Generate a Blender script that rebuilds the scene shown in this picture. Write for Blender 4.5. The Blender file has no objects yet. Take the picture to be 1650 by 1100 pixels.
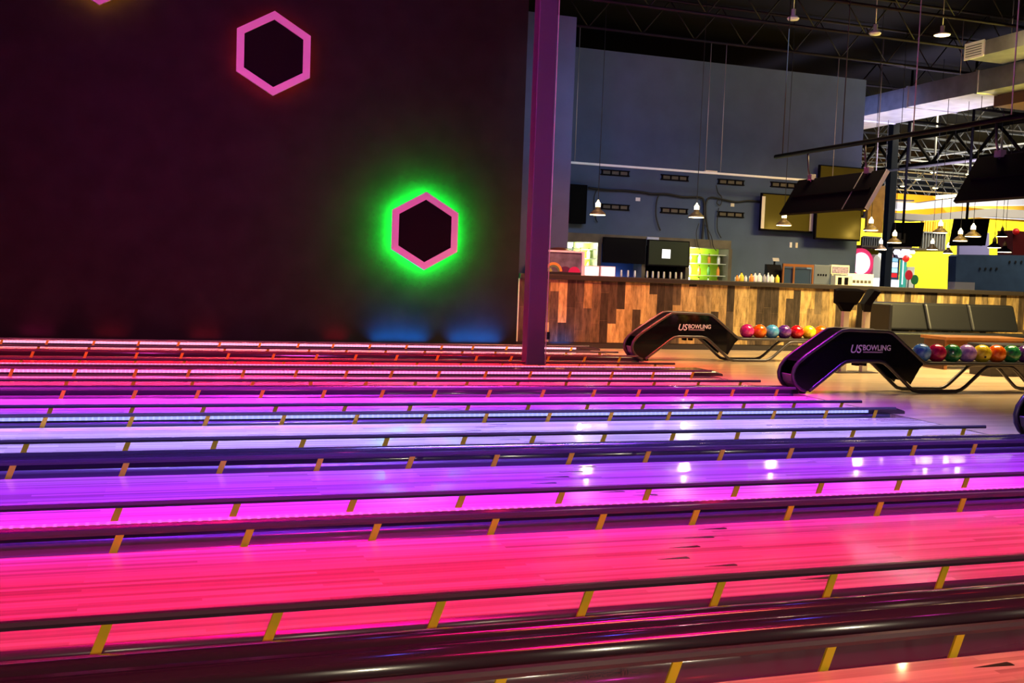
import bpy, bmesh, math, random
from mathutils import Vector, Matrix
random.seed(7)
C = bpy.context.scene.collection
PI = math.pi

# ------------------------------------------------------------------ camera
F_PX, PITCH, ROLL, YAW, CAM_H = 1671.7, 0.06628, 0.03721, 0.32910, 1.2
_cp, _sp, _cy, _sy = math.cos(PITCH), math.sin(PITCH), math.cos(YAW), math.sin(YAW)
FW = Vector((_sy*_cp, _cy*_cp, -_sp)); R0 = Vector((_cy, -_sy, 0)); U0 = R0.cross(FW)
RT = math.cos(ROLL)*R0 + math.sin(ROLL)*U0
UP = -math.sin(ROLL)*R0 + math.cos(ROLL)*U0
EYE = Vector((0, 0, CAM_H))
cd = bpy.data.cameras.new('camera'); cd.sensor_width = 36; cd.lens = F_PX/1650*36
cd.clip_start = 0.05; cd.clip_end = 300
cam = bpy.data.objects.new('camera', cd); C.objects.link(cam)
m3 = Matrix((RT, UP, -FW)).transposed()
cam.matrix_world = Matrix.Translation(EYE) @ m3.to_4x4()
bpy.context.scene.camera = cam

def ray(px, py):
    return FW + (px-825)/F_PX*RT - (py-550)/F_PX*UP
def atY(px, py, Y):
    r = ray(px, py); return EYE + r*(Y/r.y)
def atX(px, py, X):
    r = ray(px, py); return EYE + r*(X/r.x)
def atZ(px, py, Z=0):
    r = ray(px, py); return EYE + r*((Z-CAM_H)/r.z)

# ------------------------------------------------------------------ materials
def s2l(c):
    return tuple((x/12.92 if x <= .04045 else ((x+.055)/1.055)**2.4) for x in c)
def rgb(r, g, b):
    return s2l((r/255, g/255, b/255))
def new_mat(name):
    m = bpy.data.materials.new(name); m.use_nodes = True
    nt = m.node_tree
    return m, nt, nt.nodes['Principled BSDF']
def mat(name, col, rough=.5, metal=0., coat=0., emit=None, es=0., noise=0., nscale=8., spec=None):
    m, nt, b = new_mat(name)
    b.inputs['Base Color'].default_value = (*col, 1)
    b.inputs['Roughness'].default_value = rough
    b.inputs['Metallic'].default_value = metal
    b.inputs['Coat Weight'].default_value = coat
    b.inputs['Coat Roughness'].default_value = .08
    if spec is not None: b.inputs['Specular IOR Level'].default_value = spec
    if emit:
        b.inputs['Emission Color'].default_value = (*emit, 1)
        b.inputs['Emission Strength'].default_value = es
    if noise:
        tc = nt.nodes.new('ShaderNodeTexCoord'); n = nt.nodes.new('ShaderNodeTexNoise')
        n.inputs['Scale'].default_value = nscale; n.inputs['Detail'].default_value = 6
        r = nt.nodes.new('ShaderNodeValToRGB')
        r.color_ramp.elements[0].position = .3; r.color_ramp.elements[1].position = .7
        r.color_ramp.elements[0].color = (*[x*(1-noise) for x in col], 1)
        r.color_ramp.elements[1].color = (*[min(1, x*(1+noise)) for x in col], 1)
        nt.links.new(tc.outputs['Object'], n.inputs['Vector'])
        nt.links.new(n.outputs['Fac'], r.inputs['Fac']); nt.links.new(r.outputs['Color'], b.inputs['Base Color'])
    return m
def board_mat(name, ramp, length, width, axes, rough=.2, coat=.5, grain=.25, gscale=(2, 40, 2), spec=.5):
    """wood boards: axes = (axis along the board, axis across it)"""
    m, nt, b = new_mat(name); N = nt.nodes; L = nt.links
    tc = N.new('ShaderNodeTexCoord'); sep = N.new('ShaderNodeSeparateXYZ'); cmb = N.new('ShaderNodeCombineXYZ')
    L.new(tc.outputs['Object'], sep.inputs[0])
    L.new(sep.outputs[axes[0]], cmb.inputs[0]); L.new(sep.outputs[axes[1]], cmb.inputs[1])
    br = N.new('ShaderNodeTexBrick')
    br.inputs['Color1'].default_value = (0, 0, 0, 1); br.inputs['Color2'].default_value = (1, 1, 1, 1)
    br.inputs['Mortar'].default_value = (.3, .3, .3, 1)
    br.inputs['Scale'].default_value = 1; br.inputs['Mortar Size'].default_value = width*.01
    br.inputs['Brick Width'].default_value = length; br.inputs['Row Height'].default_value = width
    br.offset = .37; br.offset_frequency = 2; br.squash = .7; br.squash_frequency = 3
    L.new(cmb.outputs[0], br.inputs['Vector'])
    rp = N.new('ShaderNodeValToRGB'); el = rp.color_ramp.elements
    el[0].position = ramp[0][0]; el[0].color = (*ramp[0][1], 1)
    el[1].position = ramp[-1][0]; el[1].color = (*ramp[-1][1], 1)
    for p, c in ramp[1:-1]:
        e = el.new(p); e.color = (*c, 1)
    L.new(br.outputs['Color'], rp.inputs['Fac'])
    mp = N.new('ShaderNodeMapping'); mp.inputs['Scale'].default_value = (gscale[0], gscale[1], gscale[2])
    L.new(cmb.outputs[0], mp.inputs['Vector'])
    nz = N.new('ShaderNodeTexNoise'); nz.inputs['Scale'].default_value = 1.; nz.inputs['Detail'].default_value = 8
    nz.inputs['Roughness'].default_value = .65
    L.new(mp.outputs[0], nz.inputs['Vector'])
    mr = N.new('ShaderNodeMapRange'); mr.inputs['From Min'].default_value = .3; mr.inputs['From Max'].default_value = .7
    mr.inputs['To Min'].default_value = 1-grain; mr.inputs['To Max'].default_value = 1+grain*.4
    L.new(nz.outputs['Fac'], mr.inputs['Value'])
    mx = N.new('ShaderNodeMix'); mx.data_type = 'RGBA'; mx.blend_type = 'MULTIPLY'; mx.inputs['Factor'].default_value = 1
    L.new(rp.outputs['Color'], mx.inputs['A']); L.new(mr.outputs['Result'], mx.inputs['B'])
    L.new(mx.outputs['Result'], b.inputs['Base Color'])
    b.inputs['Roughness'].default_value = rough; b.inputs['Coat Weight'].default_value = coat
    b.inputs['Coat Roughness'].default_value = .06; b.inputs['Specular IOR Level'].default_value = spec
    return m
def dotted_led(name, col, base, peak, pitch=.042):
    """an LED tape: a diffuser that glows, with brighter diodes along X"""
    m, nt, b = new_mat(name); N = nt.nodes; L = nt.links
    tc = N.new('ShaderNodeTexCoord'); sep = N.new('ShaderNodeSeparateXYZ'); L.new(tc.outputs['Object'], sep.inputs[0])
    q = N.new('ShaderNodeMath'); q.operation = 'MULTIPLY'; q.inputs[1].default_value = 2*PI/pitch
    L.new(sep.outputs[0], q.inputs[0])
    s = N.new('ShaderNodeMath'); s.operation = 'SINE'; L.new(q.outputs[0], s.inputs[0])
    mr = N.new('ShaderNodeMapRange'); mr.inputs['From Min'].default_value = .2; mr.inputs['From Max'].default_value = 1
    mr.inputs['To Min'].default_value = base; mr.inputs['To Max'].default_value = peak
    L.new(s.outputs[0], mr.inputs['Value'])
    b.inputs['Base Color'].default_value = (.6, .6, .6, 1)
    b.inputs['Emission Color'].default_value = (*col, 1); L.new(mr.outputs['Result'], b.inputs['Emission Strength'])
    return m

M = {}
M['lane'] = board_mat('lane_maple', [(0, (.46, .36, .29)), (.5, (.68, .56, .45)), (1, (.88, .76, .62))], 1.7, .0272, (0, 1), rough=.24, coat=.6, grain=.22, gscale=(.7, 30, 1), spec=.3)
M['approach'] = board_mat('approach_maple', [(0, (.50, .36, .22)), (.5, (.60, .45, .28)), (1, (.70, .54, .36))], 1.1, .057, (0, 1), rough=.3, coat=.35, grain=.25, gscale=(.8, 18, 1), spec=.3)
M['gutter'] = mat('gutter_plastic', (.075, .07, .09), .2, coat=.4)
M['cap'] = mat('glossy_black_cap', (.028, .024, .034), .16, coat=.6)
M['rail'] = mat('rail_black', (.05, .045, .06), .28)
M['yellow'] = mat('yellow_arm', (.95, .72, .02), .45)
M['dart'] = mat('dart_ink', (.02, .012, .01), .3)
M['black_wall'] = mat('black_wall_paint', (.0125, .0115, .0125), .8, spec=.12, noise=.25, nscale=3)
M['blue_wall'] = mat('blue_wall_paint', (.058, .088, .16), .8, noise=.12, nscale=2)
M['ceiling'] = mat('ceiling_black', (.004, .004, .005), .9, spec=.1)
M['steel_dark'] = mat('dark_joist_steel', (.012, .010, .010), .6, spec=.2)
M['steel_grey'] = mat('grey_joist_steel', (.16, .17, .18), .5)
M['column'] = mat('column_paint', (.10, .07, .12), .45)
M['white_pipe'] = mat('white_pipe', (.75, .75, .72), .4)
M['cable'] = mat('steel_cable', (.45, .42, .42), .4, .5)
M['black_cable'] = mat('black_cable', (.01, .01, .012), .6)
M['black_plastic'] = mat('black_plastic', (.0045, .004, .006), .6, spec=.03)
M['black_gloss'] = mat('black_acrylic', (.004, .004, .006), .06, spec=.3)
M['tube'] = mat('dark_steel_tube', (.10, .095, .10), .33, .65)
M['grey_plastic'] = mat('grey_plastic', (.28, .26, .27), .35)
M['logo'] = mat('logo_white', (.80, .74, .80), .5)
M['logo_dim'] = mat('logo_pink_grey', (.55, .42, .52), .5)
M['leather'] = mat('black_leather', (.0075, .008, .0105), .36, noise=.2, nscale=60)
M['wood_table'] = board_mat('table_wood', [(0, (.20, .075, .022)), (1, (.30, .125, .04))], 1.5, .12, (0, 1), rough=.3, coat=.3, grain=.3, gscale=(2, 30, 2))
M['wood_table_dark'] = mat('table_side_wood', (.07, .026, .012), .4)
M['plank'] = board_mat('reclaimed_planks', [(0, (.035, .026, .018)), (.2, (.075, .052, .032)), (.32, (.24, .165, .078)), (.48, (.46, .315, .115)), (.62, (.34, .23, .085)), (.8, (.62, .44, .17)), (.9, (.12, .088, .054)), (1, (.06, .046, .032))], .66, .148, (2, 0), rough=.62, coat=0, grain=.75, gscale=(3.5, 14, 3), spec=.2)
M['counter_top'] = mat('counter_top', (.030, .024, .022), .35)
M['skirting'] = mat('dark_skirting', (.022, .018, .018), .5)
M['frame_brown'] = mat('dark_brown_frame', (.085, .070, .050), .6, noise=.3, nscale=5)
M['lime'] = mat('lime_panel', (.45, .75, .03), .4)
M['pale'] = mat('pale_panel', (.70, .74, .70), .45)
M['orange_wall'] = mat('orange_wall_paint', (.80, .42, .02), .7)
M['yellow_wall'] = mat('yellow_wall_paint', (.90, .74, .01), .7)
M['lavender'] = mat('lavender_panel', (.42, .40, .85), .6)
M['navy'] = mat('navy_partition_paint', (.06, .12, .23), .6, noise=.15, nscale=3)
M['soffit'] = mat('soffit_white', (.62, .60, .60), .6)
M['duct'] = mat('galvanised_duct', (.55, .55, .58), .35, .85, noise=.18, nscale=4)
M['white'] = mat('white_plastic', (.80, .80, .78), .45)
M['cream'] = mat('cream_plastic', (.72, .66, .50), .5)
M['copper'] = mat('copper', (.62, .24, .09), .3, .8)
M['shade'] = mat('brass_shade', (.28, .20, .08), .4, .5)
M['bulb'] = mat('warm_bulb', (.9, .8, .6), .5, emit=(1, .78, .38), es=14)
M['spot_bulb'] = mat('warm_spot', (.9, .8, .6), .5, emit=(1, .70, .26), es=45)
M['hex_frame'] = mat('white_acrylic', (.86, .80, .84), .55)
M['hex_panel'] = mat('hex_black_panel', (.005, .0045, .0055), .8, spec=.1)

# ------------------------------------------------------------------ mesh building
class MB:
    def __init__(s): s.v = []; s.f = []; s.sm = []
    def add(s, vs, fs, smooth=False):
        o = len(s.v); s.v += [tuple(p) for p in vs]
        s.f += [tuple(i+o for i in f) for f in fs]; s.sm += [smooth]*len(fs); return s
    def box(s, a, b):
        x0, x1 = sorted((a[0], b[0])); y0, y1 = sorted((a[1], b[1])); z0, z1 = sorted((a[2], b[2]))
        return s.add([(x0,y0,z0),(x1,y0,z0),(x1,y1,z0),(x0,y1,z0),(x0,y0,z1),(x1,y0,z1),(x1,y1,z1),(x0,y1,z1)],
                     [(0,3,2,1),(4,5,6,7),(0,1,5,4),(1,2,6,5),(2,3,7,6),(3,0,4,7)])
    def prism(s, pts, d):
        """closed polygon of 3-D points, pushed along vector d"""
        n = len(pts); d = Vector(d); P = [Vector(p) for p in pts]
        vs = P + [p+d for p in P]
        return s.add(vs, [tuple(range(n)), tuple(range(2*n-1, n-1, -1))] + [(i, i+n, (i+1) % n+n, (i+1) % n) for i in range(n)])
    def loft(s, rings, closed=True, caps=True, smooth=True):
        n = len(rings[0]); vs = [p for r in rings for p in r]; fs = []
        for k in range(len(rings)-1):
            for i in range(n if closed else n-1):
                j = (i+1) % n; fs.append((k*n+i, k*n+j, (k+1)*n+j, (k+1)*n+i))
        o = len(s.v); s.add(vs, fs, smooth)
        if caps and closed:
            s.f.append(tuple(range(o+n-1, o-1, -1))); s.sm.append(False)
            e = o+(len(rings)-1)*n; s.f.append(tuple(range(e, e+n))); s.sm.append(False)
        return s
    def tube(s, path, r, n=8):
        P = [Vector(p) for p in path]; rings = []; prev = None
        for i, p in enumerate(P):
            a = P[max(0, i-1)]; b = P[min(len(P)-1, i+1)]
            t = (b-a).normalized()
            if prev is None:
                ref = Vector((0, 0, 1)) if abs(t.z) < .9 else Vector((0, 1, 0)); u = t.cross(ref).normalized()
            else:
                u = (prev - t*prev.dot(t)).normalized()
            prev = u; w = t.cross(u)
            rings.append([p + r*(math.cos(2*PI*k/n)*u + math.sin(2*PI*k/n)*w) for k in range(n)])
        return s.loft(rings)
    def lathe(s, c, prof, n=20):
        """profile of (radius, z) turned about the vertical through c"""
        rings = [[(c[0]+r*math.cos(2*PI*k/n), c[1]+r*math.sin(2*PI*k/n), c[2]+z) for k in range(n)] for r, z in prof]
        return s.loft(rings)
    def ball(s, c, r, seg=28, rings=18):
        vs = [(c[0], c[1], c[2]+r)]; fs = []
        for i in range(1, rings):
            a = PI*i/rings
            for k in range(seg):
                t = 2*PI*k/seg; vs.append((c[0]+r*math.sin(a)*math.cos(t), c[1]+r*math.sin(a)*math.sin(t), c[2]+r*math.cos(a)))
        vs.append((c[0], c[1], c[2]-r)); e = len(vs)-1
        for k in range(seg):
            fs.append((0, 1+k, 1+(k+1) % seg)); fs.append((e, e-seg+(k+1) % seg, e-seg+k))
        for i in range(rings-2):
            for k in range(seg):
                a = 1+i*seg+k; b = 1+i*seg+(k+1) % seg; fs.append((a, a+seg, b+seg, b))
        return s.add(vs, fs, True)
    def build(s, name, material, parent=None, bevel=0.):
        me = bpy.data.meshes.new(name)
        off = WL[parent] if parent else Vector((0, 0, 0))
        me.from_pydata([Vector(p)-off for p in s.v], [], s.f)
        me.polygons.foreach_set('use_smooth', s.sm); me.update()
        bm = bmesh.new(); bm.from_mesh(me); bmesh.ops.recalc_face_normals(bm, faces=bm.faces); bm.to_mesh(me); bm.free()
        if material: me.materials.append(material)
        o = bpy.data.objects.new(name, me); C.objects.link(o)
        if parent: o.parent = parent; WL[o] = off
        else: WL[o] = Vector((0, 0, 0))
        if bevel:
            bv = o.modifiers.new('edge', 'BEVEL'); bv.width = bevel; bv.segments = 3; bv.limit_method = 'ANGLE'
        return o
WL = {}
def tag(o, label, cat, group=None):
    o['label'] = label; o['category'] = cat
    if group: o['group'] = group
    return o
def thing(name, label, cat, loc, group=None):
    o = bpy.data.objects.new(name, None); C.objects.link(o); o.location = loc; o.empty_display_size = .1
    WL[o] = Vector(loc); return tag(o, label, cat, group)
def struct(o):
    o['kind'] = 'structure'; return o
def box(a, b): return MB().box(a, b)
def dup(root, d, label=None):
    d = Vector(d)
    r = root.copy(); C.objects.link(r); r.location = root.location + d; WL[r] = WL[root]+d
    if label: r['label'] = label
    for ch in list(root.children):
        c = ch.copy(); C.objects.link(c); c.parent = r; WL[c] = WL[r]
        for g in ch.children:
            k = g.copy(); C.objects.link(k); k.parent = c; WL[k] = WL[r]
    return r

# ------------------------------------------------------------------ lanes
XL, XE = -4.6, 6.55            # lanes run from beyond the picture edge to the foul line
LW, GW = 1.06, .235
NEAR = dict(O=1.60, A=3.39, B=4.98, C=6.765, D=8.355, E=10.14, F=12.20, G=13.985)
DESC = dict(O='orange-red lane at the bottom edge', A='hot pink lane', B='violet lane with white lamp reflections',
            C='pale lavender lane', D='blue-violet lane', E='crimson lane in front of the steel column',
            F='bright red lane just behind the steel column', G='farthest lane beside the black wall')
ARROWS = [(2.62, 4.36), (2.47, 4.22), (2.32, 4.08), (2.18, 3.92), (2.33, 3.78), (2.48, 3.64), (2.63, 3.53)]
def gutter_mesh(y0):
    pr = []
    for k in range(13):
        a = PI*k/12
        pr.append((y0 + GW/2 - GW/2*math.cos(a), -.085*math.sin(a)))
    m = MB()
    a = [(XL, y, z) for y, z in pr] + [(XL, y0+GW, -.10), (XL, y0, -.10)]
    b = [(XE, p[1], p[2]) for p in a]
    m.loft([a, b], smooth=True)
    return m
for k, y0 in NEAR.items():
    t = thing('bowling_lane', 'bowling lane: the ' + DESC[k], 'bowling lane', (XE, y0+LW/2, 0), 'maple bowling lanes')
    box((XL, y0, -.10), (XE, y0+LW, 0)).build('lane_surface', M['lane'], t)
    if k != 'O': gutter_mesh(y0-GW).build('gutter', M['gutter'], t)
    gutter_mesh(y0+LW).build('gutter', M['gutter'], t)
    for ax, ay in ARROWS:
        yy = ay-3.39+y0
        MB().prism([(ax, yy-.016, .0006), (ax+.005, yy, .0006), (ax, yy+.016, .0006), (ax-.15, yy, .0006)], (0, 0, .0008)).build('aiming_arrow', M['dart'], t)

# bumper rails on slanted yellow arms, one along each edge of each lane
ARM_X = [-2.98, -2.43, -1.88, -1.33, -.75, -.18, .34, .89, 1.44, 1.98, 2.48, 3.02, 3.57, 4.11, 4.60, 5.14, 5.68, 6.21]
ARM_DX = dict(O=.01, A=.02, B=0, C=-.01, D=-.02, E=-.05, F=-.08, G=-.09)
armm = None
def rail(y, label, dx):
    global armm
    t = thing('bumper_rail', label, 'bumper rail', (XE-.12, y, .09), 'raised bumper rails along the lanes')
    yc = [(y-.015, .072), (y+.015, .072), (y+.017, .084), (y+.011, .096), (y-.011, .096), (y-.017, .084)]
    MB().loft([[(XL, a, z) for a, z in yc], [(XE-.12, a, z) for a, z in yc]], smooth=False).build('rail', M['rail'], t)
    for x in ARM_X:
        x += dx
        if armm is None:
            mb = MB().prism([(-.012-.035, -.004, -.078), (.020-.035, -.004, -.078), (.020+.020, -.004, .075), (-.012+.020, -.004, .075)], (0, .008, 0))
            o = mb.build('bumper_arm', M['yellow']); armm = o.data
        else:
            o = bpy.data.objects.new('bumper_arm', armm); C.objects.link(o)
        o.parent = t; o.location = Vector((x, y, 0))-WL[t]
for k, y0 in NEAR.items():
    if k != 'O': rail(y0-.02, 'near-edge bumper rail of the '+DESC[k], ARM_DX[k])
    rail(y0+LW+.02, 'far-edge bumper rail of the '+DESC[k], ARM_DX[k])

# caps between the lanes
M['led_mag'] = dotted_led('led_tape_magenta', (1, .05, .62), .30, 2.2)
M['led_blue'] = dotted_led('led_tape_pale_blue', (.30, .38, 1), .9, 1.7)
M['led_pink'] = dotted_led('led_tape_pink', (1, .30, .68), .75, 1.6)
M['led_white'] = dotted_led('led_tape_white_pink', (1, .48, .72), .8, 1.5)
def narrow_cap(y0, y1, label, led, xe=6.3, top=False):
    t = thing('lane_divider_cap', label, 'divider cap', (6.6, (y0+y1)/2, .05))
    pr = [(y0, -.10), (y1, -.10), (y1, .046), (y1-.012, .058), (y0+.012, .058), (y0, .046)]
    MB().loft([[(XL, a, z) for a, z in pr], [(6.62, a, z) for a, z in pr], [(6.72, a, z*.5 if z > 0 else z) for a, z in pr]], smooth=False).build('cap', M['cap'], t)
    box((XL, y0-.006, .016), (xe, y0-.0002, .044)).build('led_strip', led, t)
    if top: box((XL, y1-.05, .0582), (xe, y1-.012, .063)).build('led_strip', led, t)
def wide_cap(y0, y1, label):
    t = thing('ball_track_cap', label, 'ball track cap', (6.6, (y0+y1)/2, .05), 'wide ball track caps between lane pairs')
    w = y1-y0
    pr = [(0, -.10), (w, -.10), (w, .046), (w-.012, .058), (w-.06, .066), (w-.085, .064), (w-.098, .050), (w-.103, .036), (.103, .036), (.098, .050), (.085, .064), (.06, .066), (.012, .058), (0, .046)]
    pr = [(y0+a, z) for a, z in pr]
    MB().loft([[(XL, a, z) for a, z in pr], [(6.60, a, z) for a, z in pr], [(6.70, a, z*.5 if z > 0 else z) for a, z in pr]], smooth=True).build('cap_moulding', M['cap'], t)
    box((XL, y0+w/2-.012, .0362), (6.55, y0+w/2+.012, .052)).build('centre_ridge', M['cap'], t)
e = LW+GW
wide_cap(NEAR['O']+e, NEAR['A']-GW, 'wide glossy black ball track cap before the hot pink lane')
narrow_cap(NEAR['A']+e, NEAR['B']-GW, 'narrow black divider cap with magenta LED strip behind the hot pink lane', M['led_mag'], top=True)  # glowing top strip imitates the lit cap top and the LED reflected there
wide_cap(NEAR['B']+e, NEAR['C']-GW, 'wide glossy ball track cap reflecting blue between the violet and pale lavender lanes')
narrow_cap(NEAR['C']+e, NEAR['D']-GW, 'narrow divider cap with pale blue LED strip behind the pale lavender lane', M['led_blue'])
wide_cap(NEAR['D']+e, NEAR['E']-GW, 'wide dark purple ball track cap behind the blue-violet lane, before the crimson lane')
narrow_cap(NEAR['E']+e, NEAR['F']-GW, 'broad divider cap with two pink LED strips, carrying the steel column', M['led_pink'], top=True)
wide_cap(NEAR['F']+e, NEAR['G']-GW, 'wide ball track cap behind the bright red lane, before the farthest lane')
narrow_cap(NEAR['G']+e, NEAR['G']+e+.06, 'last divider cap with whitish pink LED strip in front of the black wall', M['led_white'])

# floor: approach and hall floor beyond the foul line
struct(box((6.55, -2.5, -.12), (48, 15.75, 0)).build('floor', M['approach']))
struct(box((6.55, 15.75, -.12), (60, 62, 0)).build('floor', mat('arcade_carpet', (.03, .03, .05), .9)))
struct(box((XL, NEAR['G']+e+.06, -.12), (6.55, 62, 0)).build('floor', mat('service_floor', (.03, .03, .03), .6)))
struct(box((XL, -2.5, -.16), (6.55, NEAR['G']+e+.06, -.10)).build('floor', mat('slab_black', (.02, .02, .02), .8)))
# foul line
box((6.552, -1, 0), (6.575, 15.2, .0012)).build('foul_line', M['dart']); fl = bpy.data.objects['foul_line']
tag(fl, 'thin dark foul line across the approach at the lane ends', 'foul line')

# ------------------------------------------------------------------ walls, ceiling
WY = 15.75
struct(box((-7, WY, 0), (5.45, WY+.15, 6.5)).build('wall_front', M['black_wall']))
struct(box((4.9, 16.65, 0), (6.63, 19.15, 5.55)).build('wall_left', M['blue_wall']))
struct(box((6.63, 19.0, 0), (14.30, 19.15, 5.60)).build('wall_back', M['blue_wall']))
struct(box((14.15, 19.15, 0), (14.30, 22.0, 5.60)).build('wall_return', M['blue_wall']))
struct(box((-8, -3, 6.5), (75, 75, 6.6)).build('ceiling', M['ceiling']))
struct(box((-7.2, -3, 0), (-7.05, 16, 6.5)).build('wall_side', M['black_wall']))

# joists
def joist(y, x0, x1, zb, zt, m, label, group, cr=.028, step=1.1, n=5):
    mb = MB(); mb.tube([(x0, y, zb), (x1, y, zb)], cr, 6); mb.tube([(x0, y, zt), (x1, y, zt)], cr, 6)
    x = x0; up = False; pts = []
    while x <= x1:
        pts.append((x, y, zt if up else zb)); up = not up; x += step/2
    for a, b in zip(pts, pts[1:]): mb.tube([a, b], cr*.5, 4)
    o = mb.build('roof_joist', m); tag(o, label, 'roof joist', group)
joist(16.3, 4.5, 30, 5.78, 6.45, M['steel_dark'], 'dark open-web roof joist above the bar counter, first before the blue wall', 'near roof joists')
joist(18.0, 5.2, 30, 5.75, 6.42, M['steel_dark'], 'dark open-web roof joist just in front of the blue back wall', 'near roof joists')
joist(14.6, 5, 30, 5.78, 6.45, M['steel_dark'], 'dark open-web roof joist farthest from the blue wall, above the hanging cables', 'near roof joists')
y = 20.5
while y < 58:
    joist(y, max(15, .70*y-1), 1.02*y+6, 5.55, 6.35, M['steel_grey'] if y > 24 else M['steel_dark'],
          'grey open-web roof joist receding over the arcade hall', 'roof joists over the arcade hall', cr=.035, step=1.4)
    y += 2.3
# girder with big webs along depth
def girder(label, pa, pb, h, m, group=None):
    mb = MB(); pa, pb = Vector(pa), Vector(pb); u = Vector((0, 0, h))
    mb.tube([pa, pb], .06, 6); mb.tube([pa+u, pb+u], .06, 6)
    n = 8
    for i in range(n):
        a = pa.lerp(pb, i/n); b = pa.lerp(pb, (i+.5)/n); c = pa.lerp(pb, (i+1)/n)
        mb.tube([a+u, b], .05, 5); mb.tube([b, c+u], .05, 5)
    return tag(mb.build('roof_girder', m), label, 'roof girder', group)
girder('dark roof girder with big zigzag webs, behind the sloping black pipe', (20, 29, 4.62), (20, 16.5, 4.62), .75, M['steel_dark'])
tag(MB().tube([(18, 26, 4.22), (18, 15, 4.22)], .035, 8).build('sprinkler_pipe', M['white_pipe']), 'white sprinkler pipe running under the roof girder above the hanging monitors', 'pipe')
tag(MB().tube([(23, 30, 5.35), (23, 18, 5.35)], .03, 8).build('sprinkler_pipe', M['white_pipe']), 'upper white sprinkler pipe crossing the arcade roof steel', 'pipe')
for i, (px, py0, py1, Y) in enumerate([(1504, 230, 290, 24), (1613, 218, 250, 22), (1465, 250, 262, 24)]):
    a, b = atY(px, py0, Y), atY(px, py1, Y); a = Vector((b.x, b.y, 6.5))
    tag(MB().tube([a, b], .03, 6).build('pipe_dropper', M['white_pipe']), ['white vertical pipe dropper over the round arcade lights', 'white vertical pipe dropper above the second monitor', 'short white pipe dropper beside the blue steel column'][i], 'pipe')

# steel column among the lanes
tc_ = thing('steel_column', 'square magenta-lit steel column standing between the lanes', 'column', (4.46, 12.22, .058))
box((4.34, 12.125, .0585), (4.58, 12.315, 6.5)).build('shaft', M['column'], tc_, bevel=.012)
box((4.33, 12.115, .0585), (4.595, 12.325, .075)).build('base_plate', M['column'], tc_)
MB().tube([(4.588, 12.117, .08), (4.588, 12.117, 6.5)], .006, 6).build('conduit', M['white_pipe'], tc_)

# hexagon lights
def hexagon(cx, cz, r, label, led, es, led_pts=None):
    y = WY
    t = thing('hexagon_light', label, 'hexagon wall light', (cx, y-.02, cz), 'hexagon lights on the black wall')
    def ring(rr, yy): return [(cx+rr*math.sin(PI/3*k), yy, cz+rr*math.cos(PI/3*k)) for k in range(6)]
    ri = r*.80
    MB().loft([ring(r, y-.19), ring(r, y-.145), ring(ri, y-.145), ring(ri, y-.19), ring(r, y-.19)], caps=False, smooth=False).build('frame', M['hex_frame'], t)
    MB().prism(ring(ri, y-.165), (0, .02, 0)).build('panel', M['hex_panel'], t)
    if led:
        lm = mat('hex_led', (.2, .2, .2), .5, emit=led, es=es)
        MB().loft([ring(r*.96, y-.143), ring(r*.96, y-.128), ring(r*.88, y-.128), ring(r*.88, y-.143), ring(r*.96, y-.143)], caps=False, smooth=False).build('led_strip', lm, t)
    for a in (0, 2, 4):
        p = ring(r*.72, y-.146)[a]
        MB().tube([p, (p[0], y-.001, p[2])], .012, 6).build('standoff', M['black_plastic'], t)
hexagon(1.52, 4.228, .602, 'pink framed hexagon with black centre and dim red glow, high on the wall', (1, .02, .02), 22)
hexagon(3.846, 1.785, .598, 'pink framed hexagon with bright green halo, low on the black wall', (.004, 1, .04), 600)
hexagon(-.832, 5.243, .602, 'hexagon cut off by the top of the photo, faint orange glow', (1, .35, .02), 22)

# ------------------------------------------------------------------ ball returns
PU = [(6.70,.022),(6.645,.04),(6.58,.09),(6.54,.15),(6.53,.21),(6.55,.28),(6.60,.345),(6.69,.415),(7.08,.665),(7.14,.695),(7.22,.705),(7.74,.695),(7.80,.68),(7.86,.64),(8.22,.375),(8.27,.348),(8.34,.34),(10.55,.34)]
PLo = [(6.70,.022),(6.75,.03),(6.80,.065),(7.14,.315),(7.20,.35),(7.27,.36),(7.65,.36),(7.72,.345),(7.79,.30),(8.08,.07),(8.13,.035),(8.20,.022),(8.74,.022),(8.81,.04),(8.87,.075),(9.11,.27),(9.16,.30),(9.24,.31),(9.48,.31),(9.55,.295),(9.62,.25),(9.83,.07),(9.88,.035),(9.95,.022),(10.40,.022),(10.50,.04),(10.58,.12),(10.60,.24),(10.55,.34)]
def logo_mesh(txt, x0, x1, z0, z1, y, m, parent, name, shear=0., fat=0.):
    cu = bpy.data.curves.new(name, 'FONT'); cu.body = txt; cu.extrude = .0008; cu.shear = shear; cu.offset = fat; cu.size = 1
    tmp = bpy.data.objects.new(name+'_curve', cu); C.objects.link(tmp)
    dg = bpy.context.evaluated_depsgraph_get(); dg.update()
    me = bpy.data.meshes.new_from_object(tmp.evaluated_get(dg)); bpy.data.objects.remove(tmp)
    xs = [v.co.x for v in me.vertices]; ys = [v.co.y for v in me.vertices]
    ax, bx, ay, by = min(xs), max(xs), min(ys), max(ys)
    off = WL[parent]
    for v in me.vertices:
        X = x0+(v.co.x-ax)/(bx-ax)*(x1-x0); Z = z0+(v.co.y-ay)/(by-ay)*(z1-z0)
        v.co = Vector((X, y-v.co.z, Z))-off
    me.materials.clear(); me.materials.append(m)
    o = bpy.data.objects.new(name, me); C.objects.link(o); o.parent = parent; WL[o] = off
    return o
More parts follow.
